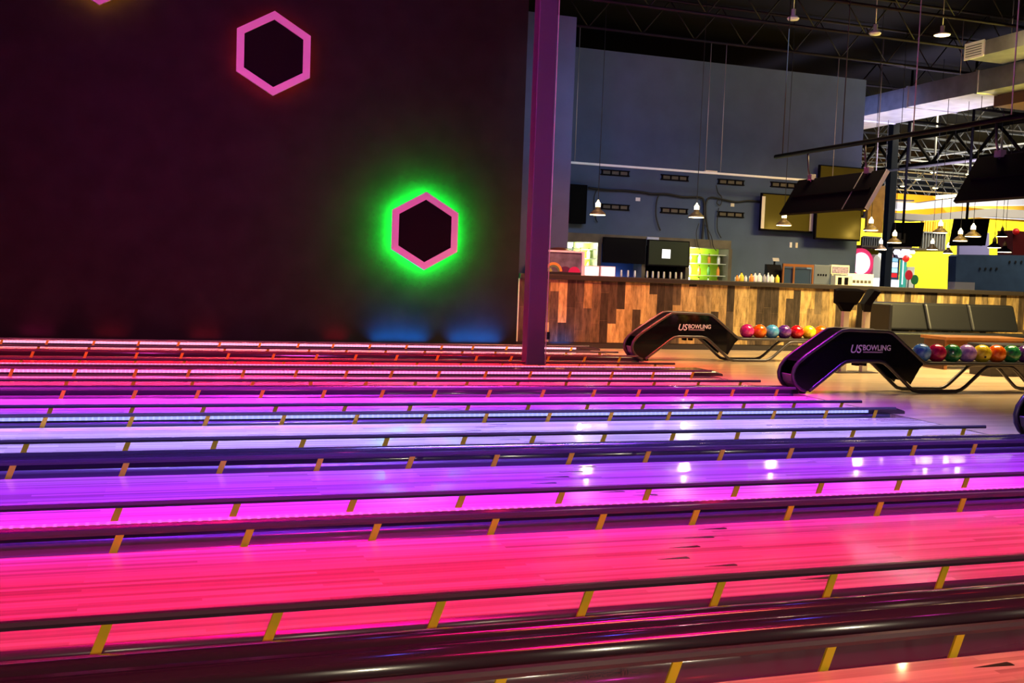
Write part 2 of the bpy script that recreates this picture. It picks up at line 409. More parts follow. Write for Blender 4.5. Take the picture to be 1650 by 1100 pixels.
def ball_return(dx, yc, label):
    yn, yf = yc-.135, yc+.135
    t = thing('ball_return', label, 'ball return', (8.5+dx, yc, 0), 'black ball returns')
    P = lambda q, yy: (q[0]+dx, yy, q[1])
    for yy in (yn, yf):
        MB().tube([P(q, yy) for q in PU+PLo[::-1][1:-1]], .021, 10).build('tube_frame', M['tube'], t)
        ins = [P(q, yy) for q in PU[:15]] + [P(q, yy) for q in [(8.24,.34),(8.09,.10)]] + [P(q, yy) for q in PLo[8:0:-1]]
        sp = MB().prism(ins, (0, .008 if yy > yc else -.008, 0)).build('side_panel', M['black_gloss'], t)
        if yy == yn:
            k = yn-.0105
            x = lambda v: v+dx
            logo_mesh('US', x(7.255), x(7.405), .452, .545, k, M['logo'], sp, 'lettering', shear=.25, fat=.012)
            logo_mesh('BOWLING', x(7.415), x(7.785), .482, .545, k, M['logo'], sp, 'lettering', fat=.015)
            b2 = MB()
            for i in range(16): b2.box((x(7.42+i*.0165), k, .456), (x(7.42+i*.0165+.011), k-.001, .472))
            b2.build('small_lettering', M['logo_dim'], sp)
            st = [(x(7.36)+(.016 if i % 2 == 0 else .007)*math.sin(PI*i/5), k-.0012, .486+(.016 if i % 2 == 0 else .007)*math.cos(PI*i/5)) for i in range(10)]
            MB().prism(st, (0, -.001, 0)).build('star', M['black_gloss'], sp)
    # hood over the lift, from the mouth lip up and over
    def strip(pts, d, y0, y1):
        n = []
        for q in pts: n.append((q[0]+dx, q[1]))
        mb = MB()
        rings = []
        for i, (a, z) in enumerate(n):
            a0 = n[max(0, i-1)]; b0 = n[min(len(n)-1, i+1)]
            tx, tz = b0[0]-a0[0], b0[1]-a0[1]; L = math.hypot(tx, tz); nx, nz = tz/L, -tx/L
            rings.append([(a, y0, z), (a, y1, z), (a+nx*d, y1, z+nz*d), (a+nx*d, y0, z+nz*d)])
        return mb.loft(rings, smooth=False)
    strip([(6.66,.39),(6.69,.41),(7.08,.66),(7.14,.69),(7.22,.70),(7.74,.69),(7.80,.675),(7.86,.63),(7.95,.565)], .02, yn+.01, yf-.01).build('hood', M['black_plastic'], t)
    strip([(6.615,.35),(6.66,.388),(6.70,.415)], .05, yn+.005, yf-.005).build('mouth_lip', M['black_plastic'], t)
    strip([(6.70,.036),(6.64,.06),(6.585,.12),(6.56,.2)], .012, yn+.01, yf-.01).build('chute_floor', M['grey_plastic'], t)
    strip([(6.80,.10),(6.90,.2),(7.1,.36),(7.25,.42),(7.6,.42)], .012, yn+.01, yf-.01).build('chute_belt', M['black_plastic'], t)
    strip([(8.05,.15),(8.26,.34),(8.36,.342),(10.5,.342)], .02, yn+.018, yf-.018).build('ball_tray', M['black_plastic'], t)
    for x0 in (7.42, 7.52):
        box((x0+dx, yc-.05, .30), (x0+dx+.03, yc+.05, .345)).build('foot_switch', M['black_plastic'], t)
    return t
ball_return(0., 9.78, 'black ball return with lettered side, between the blue-violet and crimson lanes')
ball_return(-.10, 13.63, 'smaller-looking lettered ball return in front of the plank counter')
ball_return(.0, 6.40, 'ball return mostly cut off by the photo edge, only its rounded end showing')

def ball_mat(name, c1, c2, sc=9):
    m, nt, b = new_mat(name); N = nt.nodes; L = nt.links
    tc = N.new('ShaderNodeTexCoord'); n = N.new('ShaderNodeTexNoise'); n.inputs['Scale'].default_value = sc; n.inputs['Detail'].default_value = 5
    n.inputs['Distortion'].default_value = 1.5
    r = N.new('ShaderNodeValToRGB'); r.color_ramp.elements[0].position = .38; r.color_ramp.elements[1].position = .62
    r.color_ramp.elements[0].color = (*c1, 1); r.color_ramp.elements[1].color = (*c2, 1)
    L.new(tc.outputs['Object'], n.inputs['Vector']); L.new(n.outputs['Fac'], r.inputs['Fac']); L.new(r.outputs['Color'], b.inputs['Base Color'])
    b.inputs['Roughness'].default_value = .12; b.inputs['Coat Weight'].default_value = .6; b.inputs['Coat Roughness'].default_value = .03
    return m
BM = dict(blue=ball_mat('ball_blue', (.03, .14, .75), (.22, .50, .95)), crimson=ball_mat('ball_crimson', (.35, .0, .06), (.75, .03, .12)),
          green=ball_mat('ball_green', (.005, .10, .04), (.06, .42, .12)), violet=ball_mat('ball_violet', (.30, .14, .62), (.60, .34, .80)),
          yellow=ball_mat('ball_yellow', (.62, .44, .01), (.95, .80, .04)), orange=ball_mat('ball_orange', (.75, .06, .0), (.98, .25, .01)),
          purple=ball_mat('ball_purple', (.06, .01, .16), (.22, .07, .38)), pink=ball_mat('ball_pink', (.55, .01, .16), (.90, .05, .34)),
          sky=ball_mat('ball_sky', (.04, .28, .62), (.16, .50, .85)), red=ball_mat('ball_red', (.40, .0, .01), (.80, .03, .03)))
BR = .108
def ball(x, yc, col, label, group, hole=None):
    c = (x, yc, .343+BR)
    t = thing('bowling_ball', label, 'bowling ball', c, group)
    MB().ball(c, BR).build('shell', BM[col], t)
    if hole:
        n = Vector(hole).normalized(); p = Vector(c)+n*(BR+.0004)
        u = n.cross(Vector((0, 0, 1))).normalized(); w = n.cross(u)
        MB().prism([p+.0135*(math.cos(k*PI/6)*u+math.sin(k*PI/6)*w) for k in range(12)], n*-.004).build('finger_hole', M['black_cable'], t)
g1 = 'bowling balls on the near ball return'
xs = [8.335, 8.553, 8.771, 8.989, 9.207, 9.425, 9.643, 9.861]
for x, col, lab in zip(xs, ['blue', 'crimson', 'green', 'violet', 'yellow', 'orange', 'green', 'purple'],
        ['bright blue bowling ball, first on the near ball return beside its hood', 'crimson bowling ball between the blue and green ones on the near return',
         'green swirled bowling ball between the crimson and violet balls', 'violet bowling ball between the green and yellow balls on the near return',
         'yellow bowling ball with a finger hole on the near return', 'orange bowling ball between the yellow and green balls on the near return',
         'green swirled bowling ball between the orange and dark purple balls', 'dark purple bowling ball at the edge of the photo on the near return']):
    ball(x, 9.78, col, lab, g1, hole=(-.35, -.9, -.3) if col == 'yellow' else None)
g2 = 'bowling balls on the far ball return'
for i, (col, lab) in enumerate(zip(['pink', 'orange', 'sky', 'purple', 'red', 'yellow', 'orange'],
        ['magenta pink bowling ball, first on the far ball return', 'orange bowling ball between the magenta and sky blue balls, far return',
         'sky blue bowling ball on the far ball return', 'dark purple bowling ball between sky blue and red balls, far return',
         'red bowling ball between purple and yellow balls on the far return', 'plain yellow bowling ball on the far ball return',
         'orange bowling ball half hidden behind the near hood, end of the far row'])):
    ball(8.385+i*.218, 13.63, col, lab, g2)

# ------------------------------------------------------------------ scoring consoles
def console(px, Y, yawr, label):
    p = atY(px, 505, Y); t = thing('scoring_console', label, 'scoring console', (p.x, Y, 0), 'scoring consoles by the seats')
    box((p.x-.045, Y-.035, .012), (p.x+.045, Y+.035, .86)).build('post', M['cream'], t, bevel=.006)
    box((p.x-.16, Y-.13, 0), (p.x+.16, Y+.13, .012)).build('base_plate', M['tube'], t)
    cs, sn = math.cos(yawr), math.sin(yawr)
    def T(a, b, c): return (p.x + a*cs - b*sn, Y + a*sn + b*cs, c)
    mb = MB()      # tapering neck
    mb.loft([[T(-.05, -.045, .84), T(.05, -.045, .84), T(.05, .045, .84), T(-.05, .045, .84)],
             [T(-.13, -.04, .96), T(.13, -.04, .96), T(.13, .06, .96), T(-.13, .06, .96)]], smooth=False).build('neck', M['black_plastic'], t)
    mb = MB()
    mb.loft([[T(-.15, -.02, .93), T(.15, -.02, .93), T(.15, .07, .95), T(-.15, .07, .95)],
             [T(-.21, -.13, 1.12), T(.21, -.13, 1.12), T(.21, -.04, 1.14), T(-.21, -.04, 1.14)],
             [T(-.12, -.12, 1.15), T(.12, -.12, 1.15), T(.12, -.05, 1.16), T(-.12, -.05, 1.16)]], smooth=False).build('screen_housing', M['black_plastic'], t)
console(1362, 12.0, -.15, 'black scoring console on pale post, facing the lanes, behind the ball return')
console(1396, 12.0, 1.15, 'black scoring console turned edge-on next to the sofa end')

# ------------------------------------------------------------------ seating and table
def cushion(a, b, bev): return box(a, b), bev
so = thing('sofa', 'long black leather bench sofa with three back cushions before the plank counter', 'sofa', (13.4, 15.0, 0))
for x0, x1 in ((11.85, 13.02), (13.04, 14.0), (14.005, 15.08)):
    mb = MB()
    mb.prism([(x0, 15.12, .44), (x0, 15.40, .44), (x0, 15.46, .93), (x0, 15.30, .93)], (x1-x0, 0, 0)).build('back_cushion', M['leather'], so, bevel=.045)
box((11.80, 14.55, .14), (15.10, 15.14, .42)).build('seat', M['leather'], so, bevel=.035)
box((11.84, 14.65, 0), (15.06, 15.40, .14)).build('plinth', M['skirting'], so)
box((11.74, 14.6, .0), (11.80, 15.5, .90)).build('side_panel', M['leather'], so, bevel=.02)
be = thing('bench', 'low black upholstered bench behind the green and purple balls', 'bench', (12.1, 11.65, 0))
box((10.95, 11.45, .33), (13.6, 11.95, .45)).build('seat', M['leather'], be, bevel=.03)
box((11.0, 11.5, 0), (13.55, 11.9, .33)).build('plinth', M['skirting'], be)
ta = thing('low_table', 'low brown wooden table in front of the black sofa', 'table', (11.8, 13.1, 0))
box((11.02, 12.42, .445), (12.55, 12.98, .49)).build('tabletop', M['wood_table'], ta, bevel=.006)
box((11.06, 12.47, .34), (12.50, 12.50, .444)).build('apron', M['wood_table'], ta)
box((11.06, 12.505, 0), (11.10, 12.94, .444)).build('side_panel', M['wood_table_dark'], ta)
box((12.46, 12.505, 0), (12.50, 12.94, .444)).build('side_panel', M['wood_table_dark'], ta)
box((11.045, 12.445, 0), (11.085, 12.47, .444)).build('leg', M['wood_table'], ta)

# ------------------------------------------------------------------ bar counter
bc = thing('bar_counter', 'long bar counter clad in mixed brown vertical planks with black top', 'bar counter', (10, 16, 0))
box((5.46, WY, .10), (19.5, WY+.06, 1.115)).build('plank_front', M['plank'], bc)
box((5.452, WY-.004, .10), (5.47, WY+.06, 1.115)).build('end_trim', M['cream'], bc)
box((5.46, WY+.012, 0), (19.5, WY+.05, .10)).build('baseboard', M['skirting'], bc)
box((5.46, WY-.06, 1.115), (19.5, WY+.62, 1.195)).build('countertop', M['counter_top'], bc, bevel=.01)
box((5.46, WY+.06, 0), (19.5, WY+.55, 1.115)).build('carcass', M['skirting'], bc)
box((5.95, WY-.012, .14), (6.02, WY, .26)).build('floor_outlet', M['black_plastic'], bc)
# service ledge behind the counter where equipment stands
CT = 1.195

# ------------------------------------------------------------------ back bar shelving on the blue wall
YB = 18.55
sh = thing('back_bar_shelving', 'dark brown back bar shelving unit with four bays under the blue wall', 'shelving', (8.9, 18.8, 0))
def Pb(px, py, Y=YB): return atY(px, py, Y)
xl, xr = Pb(905, 380).x, Pb(1178, 400).x
zt = 2.005
xs_ = [xl, Pb(967, 400).x, Pb(1039, 400).x, Pb(1110, 400).x, xr]
box((xl, YB, zt-.17), (xr, 18.98, zt)).build('top_rail', M['frame_brown'], sh)
for x in xs_: box((x-.05, YB, 0), (x+.03, 18.98, zt-.17)).build('upright', M['frame_brown'], sh)
box((xl, YB-.1, .95), (xr, 18.98, 1.0)).build('work_shelf', M['frame_brown'], sh)
for i in (0, 3):
    box((xs_[i]+.03, 18.95, 1.0), (xs_[i+1]-.05, 18.975, zt-.17)).build('back_panel', M['lime'] if i == 3 else M['pale'], sh)
    box((xs_[i]+.03 if i == 3 else xs_[i]+.42, 18.93, 1.0), (xs_[i]+.20 if i == 3 else xs_[i+1]-.05, 18.95, zt-.17)).build('lime_panel', M['lime'], sh)
    for k, z in enumerate((1.28, 1.52, 1.70)):
        box((xs_[i]+.03, YB+.08, z), (xs_[i+1]-.05, 18.93, z+.012)).build('shelf', M['pale'], sh)
for i in (1, 2):
    box((xs_[i]+.03, 18.93, 1.0), (xs_[i+1]-.05, 18.975, zt-.17)).build('back_panel', mat('bay_back_blue', (.03, .06, .16), .5) if i == 1 else M['black_plastic'], sh)
# bottles in the lit bays
bot = {}
for nm, c in (('clear', (.75, .8, .8)), ('amber', (.55, .22, .03)), ('green', (.08, .3, .06)), ('orange', (.75, .28, .05)), ('yellow', (.8, .62, .05)), ('grey', (.35, .36, .38)), ('white', (.8, .8, .76))):
    bot[nm] = mat('bottle_'+nm, c, .15, coat=.4)
def bottle(x, y, z, h, r, nm, label, group):
    t = thing('bottle', label, 'bottle', (x, y, z), group)
    MB().lathe((x, y, z), [(r*.95, 0), (r, .01), (r, h*.58), (r*.75, h*.68), (r*.36, h*.78), (r*.34, h*.93)], 14).build('body', bot[nm], t)
    MB().lathe((x, y, z), [(r*.40, h*.93), (r*.40, h)], 12).build('cap', M['black_plastic'], t)
cols = ['clear', 'amber', 'green', 'orange', 'clear', 'amber']
for i, bay in ((0, 'first lit bay'), (3, 'lit bay at the end')):
    for z, nm in ((1.0, 'work shelf'), (1.292, 'lowest glass shelf'), (1.532, 'upper glass shelf')):
        n = 4
        for k in range(n):
            x = xs_[i]+.16+k*(xs_[i+1]-xs_[i]-.3)/(n-1)
            cc = cols[(k+int(z*10)) % 6]
            bottle(x, 18.78, z, .2 if z > 1.1 else .25, .034, cc, '%s bottle, number %s along the %s of the %s' % (cc, ['one', 'two', 'three', 'four'][k], nm, bay), 'bottles in the back bar bays')
# screens in the two middle bays
tv_black = mat('screen_off', (.006, .006, .007), .12, coat=.3)
tv_dim = mat('screen_dark_green', (.035, .045, .03), .2, coat=.3)
def screen(x0, x1, z0, z1, y, label, sm, name='bar_television', d=.05, back=True):
    t = thing(name, label, 'television', ((x0+x1)/2, y, z0), None)
    box((x0, y, z0), (x1, y+d, z1)).build('casing', M['black_plastic'], t, bevel=.006)
    box((x0+.02, y-.003, z0+.03), (x1-.02, y, z1-.02)).build('screen', sm, t)
    return t
a, b = Pb(970, 384), Pb(1036, 436); screen(a.x+.0, b.x, Pb(1000, 424).z, Pb(1000, 383).z, YB-.085, 'switched-off dark television in the second bay of the back bar', tv_black)
a, b = Pb(1042, 388), Pb(1106, 436); t2 = screen(a.x, b.x, Pb(1070, 429).z, Pb(1070, 387).z, YB-.085, 'television in the back bar showing one small white square', tv_dim)
w0, w1 = atY(1066.5, 415.8, YB-.089), atY(1080.5, 402, YB-.089)
box((w0.x, YB-.091, w0.z), (w1.x, YB-.0885, w1.z)).build('lit_square', mat('screen_white', (.9, .9, .9), .5, emit=(.92, .97, 1), es=1.3), t2)
p0, p1 = atY(1042, 386, YB-.005), atY(1061, 382.5, YB-.005)
tag(box((p0.x, YB-.03, p0.z), (p1.x, YB-.001, p1.z)).build('label_holder', mat('pale_blue_strip', (.35, .42, .6), .5)), 'small pale blue strip on the shelving top above the lit television', 'strip')
# beer taps standing under the screens
def tap(px, m, label, g):
    p = Pb(px, 440, 18.38); t = thing('beer_tap', label, 'beer tap', (p.x, 18.38, .99), g)
    MB().lathe((p.x, 18.38, .99), [(.03, 0), (.02, .02), (.016, .2)], 10).build('column', M['tube'], t)
    MB().lathe((p.x, 18.38, 1.19), [(.012, 0), (.022, .03), (.018, .13), (.010, .14)], 10).build('tap_handle', m, t)
ordn = ['first', 'second', 'third', 'fourth', 'fifth', 'sixth', 'seventh']
for k, px in enumerate((1001, 1012, 1023)): tap(px, M['white'], '%s of three white tap handles under the switched-off television' % ordn[k], 'white beer taps')
for k, px in enumerate((1043, 1052, 1061, 1070, 1080, 1089, 1098)): tap(px, M['cream'], '%s of seven cream tap handles under the lit television' % ordn[k], 'cream beer taps')
tt = thing('tap_tower', 'dark rail the seven cream taps stand on', 'tap rail', (Pb(1070, 440).x, 18.4, .9))
box((Pb(1000, 440, 18.4).x-.1, 18.30, .80), (Pb(1100, 440, 18.4).x, 18.449, .989)).build('rail', M['tube'], tt)
box((Pb(1000, 440, 18.4).x-.1, 18.32, 0), (Pb(1100, 440, 18.4).x, 18.449, .80)).build('cabinet', M['skirting'], tt)

# ------------------------------------------------------------------ fittings on the blue wall
W = 18.985
def bracket(px, py, label, w=.62):
    p = atY(px, py, W); t = thing('wall_bracket', label, 'wall bracket', (p.x, 19, p.z), 'empty screen brackets on the blue wall')
    mb = MB(); x0, x1 = p.x-w/2, p.x+w/2
    mb.box((x0, W-.03, p.z+.035), (x1, 19, p.z+.055)); mb.build('upper_rail', M['black_plastic'], t)
    box((x0, W-.03, p.z-.055), (x1, 19, p.z-.035)).build('lower_rail', M['black_plastic'], t)
    for k in range(4):
        xx = x0+.02+(w-.06)*k/3
        box((xx, W-.025, p.z-.035), (xx+.025, 19, p.z+.035)).build('cross_bar', M['black_plastic'], t)
    box((x0+.045, W-.005, p.z-.034), (x1-.045, W+.01, p.z+.034)).build('mount_plate', M['frame_brown'], t)
for (px, py), lb in zip([(991, 278.5), (1087, 286.5), (1177.5, 293.5), (1262, 298), (991, 333.5), (1086, 339.5), (1177, 345.5)],
        ['empty black screen bracket at the start of the upper row', 'empty black screen bracket second in the upper row', 'empty black screen bracket third in the upper row',
         'upper black bracket just beside the hanging monitor', 'empty black bracket in the lower row nearest the black speaker panel', 'empty black bracket in the middle of the lower row',
         'empty black bracket of the lower row next to the cable bundle']):
    bracket(px, py, lb)
p0, p1 = atY(917, 359, 18.8), atY(947, 298, 18.8)
sp = thing('wall_speaker', 'tall black speaker panel on the blue wall beside its corner', 'speaker', ((p0.x+p1.x)/2, 19, p0.z))
box((p0.x, 18.8, p0.z), (p1.x, 19, p1.z)).build('cabinet', M['black_plastic'], sp, bevel=.01)
box((p0.x+.02, 18.79, p0.z+.03), (p1.x-.02, 18.8, p1.z-.03)).build('grille_cloth', mat('speaker_cloth', (.003, .003, .003), .9, spec=.08), sp)
for px, py, w, h, m, lb in [(1028, 321, .10, .07, 'white', 'white outlet plate between the upper and lower brackets'), (1180.5, 330, .085, .07, 'cream', 'cream outlet plate above the cable bundle'),
                            (1274.5, 394.5, .055, .11, 'white', 'white switch plate under the wall television'), (1283.8, 395, .055, .11, 'cream', 'cream switch plate beside the white one')]:
    p = atY(px, py, W); t = thing('wall_plate', lb, 'wall plate', (p.x, 19, p.z))
    box((p.x-w/2, W, p.z-h/2), (p.x+w/2, 19, p.z+h/2)).build('plate', M[m], t, bevel=.003)
    box((p.x-w/6, W-.006, p.z-h/4), (p.x+w/6, W, p.z+h/4)).build('rocker', M[m], t)
def cable(pts, r, label, m='black_cable', Y=18.94, name='cable', group=None):
    P = [atY(a, b, Y) for a, b in pts]
    Q = []
    for i in range(len(P)-1):
        p0 = P[max(0, i-1)]; p1 = P[i]; p2 = P[i+1]; p3 = P[min(len(P)-1, i+2)]
        for k in range(5):
            t = k/5; Q.append(.5*((2*p1)+(p2-p0)*t+(2*p0-5*p1+4*p2-p3)*t*t+(3*p1-p0-3*p2+p3)*t**3))
    Q.append(P[-1])
    return tag(MB().tube(Q, r, 6).build(name, M[m]), label, 'cable', group)
cable([(948, 302), (965, 304.5), (985, 306), (1010, 307), (1035, 309.5), (1050, 312), (1075, 312.5), (1100, 317), (1127, 317.5), (1134, 324), (1134.5, 345), (1133, 365), (1131, 390)], .022, 'thick black cable along the blue wall from the speaker, dropping behind the pendant')
cable([(1238, 327), (1210, 323), (1185, 325), (1160, 320), (1145, 318), (1138, 325), (1137, 345), (1140, 368), (1143, 392)], .018, 'black cable from the wall television bending down beside the pendant')
cable([(1062, 313), (1058, 325), (1057, 345), (1060, 360), (1064, 371)], .014, 'short black cable hanging with a loose plug in the middle of the wall')
cable([(963, 304), (958, 315), (957, 332), (960, 352), (963, 358)], .010, 'thin black cable dropping behind the first pendant lamp')
cable([(1154, 298), (1157, 310), (1163, 318), (1161, 330), (1155, 327), (1158, 320)], .010, 'thin looped black cable under the third upper bracket')
cable([(1158, 335), (1156, 350), (1156, 370), (1162, 383)], .010, 'thin black cable curling to the shelving from the lower bracket')
cable([(1126, 360), (1122, 375), (1124, 392), (1127, 402)], .008, 'thin black cable strand fanning out over the lit bay', Y=18.5)
cable([(1136, 362), (1146, 380), (1149, 396), (1154, 404)], .008, 'thin black cable strand with bent end over the lit bay', Y=18.5)

# wall televisions at the far end of the blue wall
reflection_tint = mat('glossy_screen_olive', (.16, .13, .02), .22, .55)  # olive yellow base imitates warm light reflected in the dark screens
def walltv(pts, Y, label, d=.07):
    (xa, za), (xb, zb) = pts
    t = thing('wall_television', label, 'television', ((xa+xb)/2, Y+d, za))
    box((xa, Y, za), (xb, Y+d, zb)).build('casing', M['black_plastic'], t, bevel=.008)
    box((xa+.025, Y-.004, za+.035), (xb-.025, Y, zb-.025)).build('screen', reflection_tint, t)
    box(((xa+xb)/2-.15, Y+d, (za+zb)/2-.12), ((xa+xb)/2+.15, 19.0, (za+zb)/2+.12)).build('wall_mount', M['black_plastic'], t)
    return t
def wp(px, py, Y): q = atY(px, py, Y); return (q.x, q.z)
ta_ = walltv([wp(1225, 371, 18.75), wp(1312, 316, 18.75)], 18.75, 'wall television with bright pale side strips, partly behind the hanging monitor')
for px in (1230, 1308.5):
    q = atY(px, 343, 18.74); box((q.x-.045, 18.735, wp(1230, 368, 18.74)[1]), (q.x+.03, 18.747, wp(1230, 316, 18.74)[1])).build('side_strip', M['cream'], ta_)
walltv([wp(1313, 385, 18.55), wp(1389, 338, 18.55)], 18.55, 'wall television reflecting a white window, just under the hanging monitor')
walltv([wp(1317, 345, 18.78), wp(1396, 271, 18.78)], 18.78, 'upper dark wall television mostly hidden behind the hanging monitor')
q0, q1 = wp(1398, 374, 18.9), wp(1424, 300, 18.9)
tag(box((14.42, 18.85, q0[1]), (q1[0], 18.93, q1[1])).build('wood_panel', mat('ochre_panel', (.34, .20, .05), .5, noise=.2)), 'upright ochre wooden panel hanging past the end of the blue wall', 'panel')
tag(MB().tube([(14.6, 18.89, q1[1]), (14.6, 18.89, 6.5)], .012, 6).build('hanger_rod', M['cable']), 'thin rod carrying the ochre wooden panel', 'rod')

# ------------------------------------------------------------------ pendant lamps
def pendant(p, r, label, group, top=None, light=12., m='shade'):
    t = thing('pendant_lamp', label, 'pendant lamp', p, group)
    x, y, z = p; top = 4.99 if 14.9 < p[0] < 16.35 and 10.5 < p[1] < 26 else 6.5
    MB().lathe(p, [(r, 0), (r*.98, .02), (r*.62, .07), (r*.33, .10), (r*.30, .14), (r*.30, .14)], 24).build('shade', M[m], t)
    MB().lathe(p, [(.0001, -.004), (r*.93, -.004), (r*.93, .004), (.0001, .004)], 20).build('diffuser', M['bulb'], t)
    MB().lathe(p, [(r*.30, .14), (r*.30, .20), (r*.14, .23), (r*.05, .26)], 14).build('socket', M['bulb'] if m == 'shade' else M['shade'], t)
    MB().tube([(x, y, z+.25), (x, y, top)], .006, 5).build('cord', M['black_cable'], t)
for (px, py), lb in zip([(963, 346), (1122, 350), (1263, 363), (1403, 371)],
        ['brass pendant lamp over the bar nearest the black speaker', 'brass pendant lamp over the bar before the cable bundle', 'brass pendant lamp over the bar in front of the pale-striped television', 'brass pendant lamp before the ochre wooden panel']):
    pendant(tuple(atY(px, py, 17.0)), .145, lb, 'brass pendants in a row over the bar')
PF = [((1441, 391), .145, 17.8, 'brass pendant lamp in front of the small ceiling monitor'), ((1515, 375), .145, 17.2, 'brass pendant lamp before the slatted balcony'),
      ((1547, 388), .145, 17.2, 'brass pendant lamp before the ceiling monitor, lower of two'), ((1567.5, 381), .155, 16.6, 'brass pendant lamp before the ceiling monitor, higher of two'),
      ((1419, 402), .13, 20, 'brass pendant lamp beside the blue steel column, over the white arch'), ((1502, 402), .13, 20, 'brass pendant lamp low against the yellow wall under the balcony'),
      ((1527.5, 408), .12, 20.5, 'lowest brass pendant lamp beside the navy partition'), ((1602, 399), .15, 19, 'black rimmed pendant lamp over the lavender panel'),
      ((1618.5, 406), .16, 19.5, 'black rimmed pendant lamp lowest over the navy partition'), ((1614.5, 381), .13, 20.5, 'small black rimmed pendant lamp highest against the yellow wall')]
for (px, py), r, Y, lb in PF:
    pendant(tuple(atY(px, py, Y)), r, lb, 'pendants hung over the arcade side', m='shade' if 'brass' in lb else 'black_plastic')

# white suspended light track with its cables
a, b = atY(918, 262.5, 18.0), atY(1346, 291, 18.0)
tr = thing('suspended_track', 'thin white horizontal track hung in front of the blue wall', 'track', a)
box((a.x, 17.975, 3.245), (b.x, 18.025, 3.285)).build('track_bar', mat('track_white', (.85, .84, .75), .4), tr)
p = atY(1145, 279, 18.0); box((p.x-.13, 17.97, 3.286), (p.x+.13, 18.03, 3.31)).build('junction_cover', M['cream'], tr)
for i, px in enumerate((925.5, 1136.5, 1161, 1342)):
    q = atY(px, 275, 18.0)
    tag(MB().tube([(q.x, 18.0, 3.30), (q.x, 18.0, 5.75)], .007, 5).build('suspension_cable', M['cable']),
        ['thin steel cable holding the start of the white track', 'thin steel cable at the middle of the white track, first of a close pair', 'thin steel cable at the middle of the white track, second of a close pair', 'thin steel cable at the monitor end of the white track'][i], 'cable')

# ------------------------------------------------------------------ black pipe with hanging monitors
XP = 8.7
tag(MB().tube([(XP, 13.6, 3.07), (XP, 5.5, 3.07)], .032, 10).build('black_pipe', M['black_plastic']), 'long black horizontal pipe carrying the hanging monitors over the approach', 'pipe')
for i, (y, lb) in enumerate([(13.42, 'black chain holding the end of the black pipe'), (12.0, 'black chain holding the pipe above the first monitor'), (10.6, 'thin cable holding the pipe between the two monitors'), (9.05, 'thin cable holding the pipe above the second monitor')]):
    tag(MB().tube([(XP, y, 3.10), (XP, y, 6.5)], .008, 5).build('suspension_cable', M['black_cable'] if i < 2 else M['cable']), lb, 'cable')
def monitor(y0, y1, label):
    """screen facing +X and tipped down: top leans over +X"""
    t = thing('hanging_monitor', label, 'hanging monitor', (XP, (y0+y1)/2, 2.2), 'score monitors on the black pipe')
    xt, xb, zt, zb = XP+.10, XP-.20, 2.70, 2.19
    n = Vector((zt-zb, 0, -(xt-xb))).normalized()   # screen normal
    def sl(ya, yb, off, d, m, nm, sx=0., bev=0.):
        A = Vector((xt, 0, zt)); B = Vector((xb, 0, zb)); u = (B-A).normalized()
        A = A+u*sx+n*off; B = B-u*sx+n*off
        pts = [A, B, B+n*d, A+n*d]
        return MB().prism([(p.x, ya, p.z) for p in pts], (0, yb-ya, 0)).build(nm, m, t, bevel=bev)
    ym = y0+(y1-y0)*.24
    sl(y0, y1, 0, .05, M['black_plastic'], 'casing', bev=.006)
    sl(y0+.03, y1-.03, .0505, .003, tv_black, 'screen', .03)
    sl(y0-.008, y0, .0, .055, M['white_pipe'], 'edge_strip')
    sl(ym-.008, ym+.008, -.006, .005, M['grey_plastic'], 'seam')
    sl(y0+.1, y1-.1, -.02, .02, M['black_plastic'], 'rear_hump', .28)
    for k, f in enumerate((.17, .82)):
        yy = y0+(y1-y0)*f
        MB().tube([(xt-.02, yy, zt-.05), (XP+.02, yy, zt+.12), (XP, yy, 3.04)], .014, 6).build('hanger', M['tube'], t)
        box((xt-.06, yy-.05, zt-.03), (xt+.02, yy+.05, zt+.05)).build('clamp', M['grey_plastic'], t, bevel=.006)
monitor(11.18, 13.12, 'tilted black hanging monitor seen from behind, in front of the blue wall')
monitor(7.6, 9.62, 'second tilted black hanging monitor, cut by the photo edge')

# ceiling poles with arcade monitors
def pole_monitor(px0, px1, py0, py1, ppx, ppy, Y, label, skew=0.):
    a, b = atY(px0, py1, Y), atY(px1, py0, Y); p = atY(ppx, ppy, Y)
    t = thing('ceiling_monitor', label, 'ceiling monitor', (p.x, Y, a.z), 'monitors on ceiling poles')
    MB().prism([(a.x, Y, a.z), (b.x-.02, Y, a.z+.05), (b.x+.06, Y, b.z), (a.x+.1, Y, b.z-.05)], (0, .06, 0)).build('casing', M['black_plastic'], t, bevel=.006)
    MB().tube([(p.x, Y-.06, a.z+.2), (p.x, Y-.06, 6.4)], .03, 8).build('pole', M['black_plastic'], t)
    box((p.x-.1, Y-.05, a.z+.12), (p.x+.1, Y, a.z+.35)).build('mount_plate', M['tube'], t)
    box((a.x+.14, Y+.0605, a.z+.04), (b.x-.06, Y+.065, b.z-.1)).build('screen', tv_black, t)
pole_monitor(1433, 1487, 358, 398, 1454, 340, 21, 'small ceiling monitor on a black pole beside the blue steel column')
pole_monitor(1531, 1592, 352, 396, 1556, 335, 19.5, 'ceiling monitor on a black pole in front of the lavender panel')

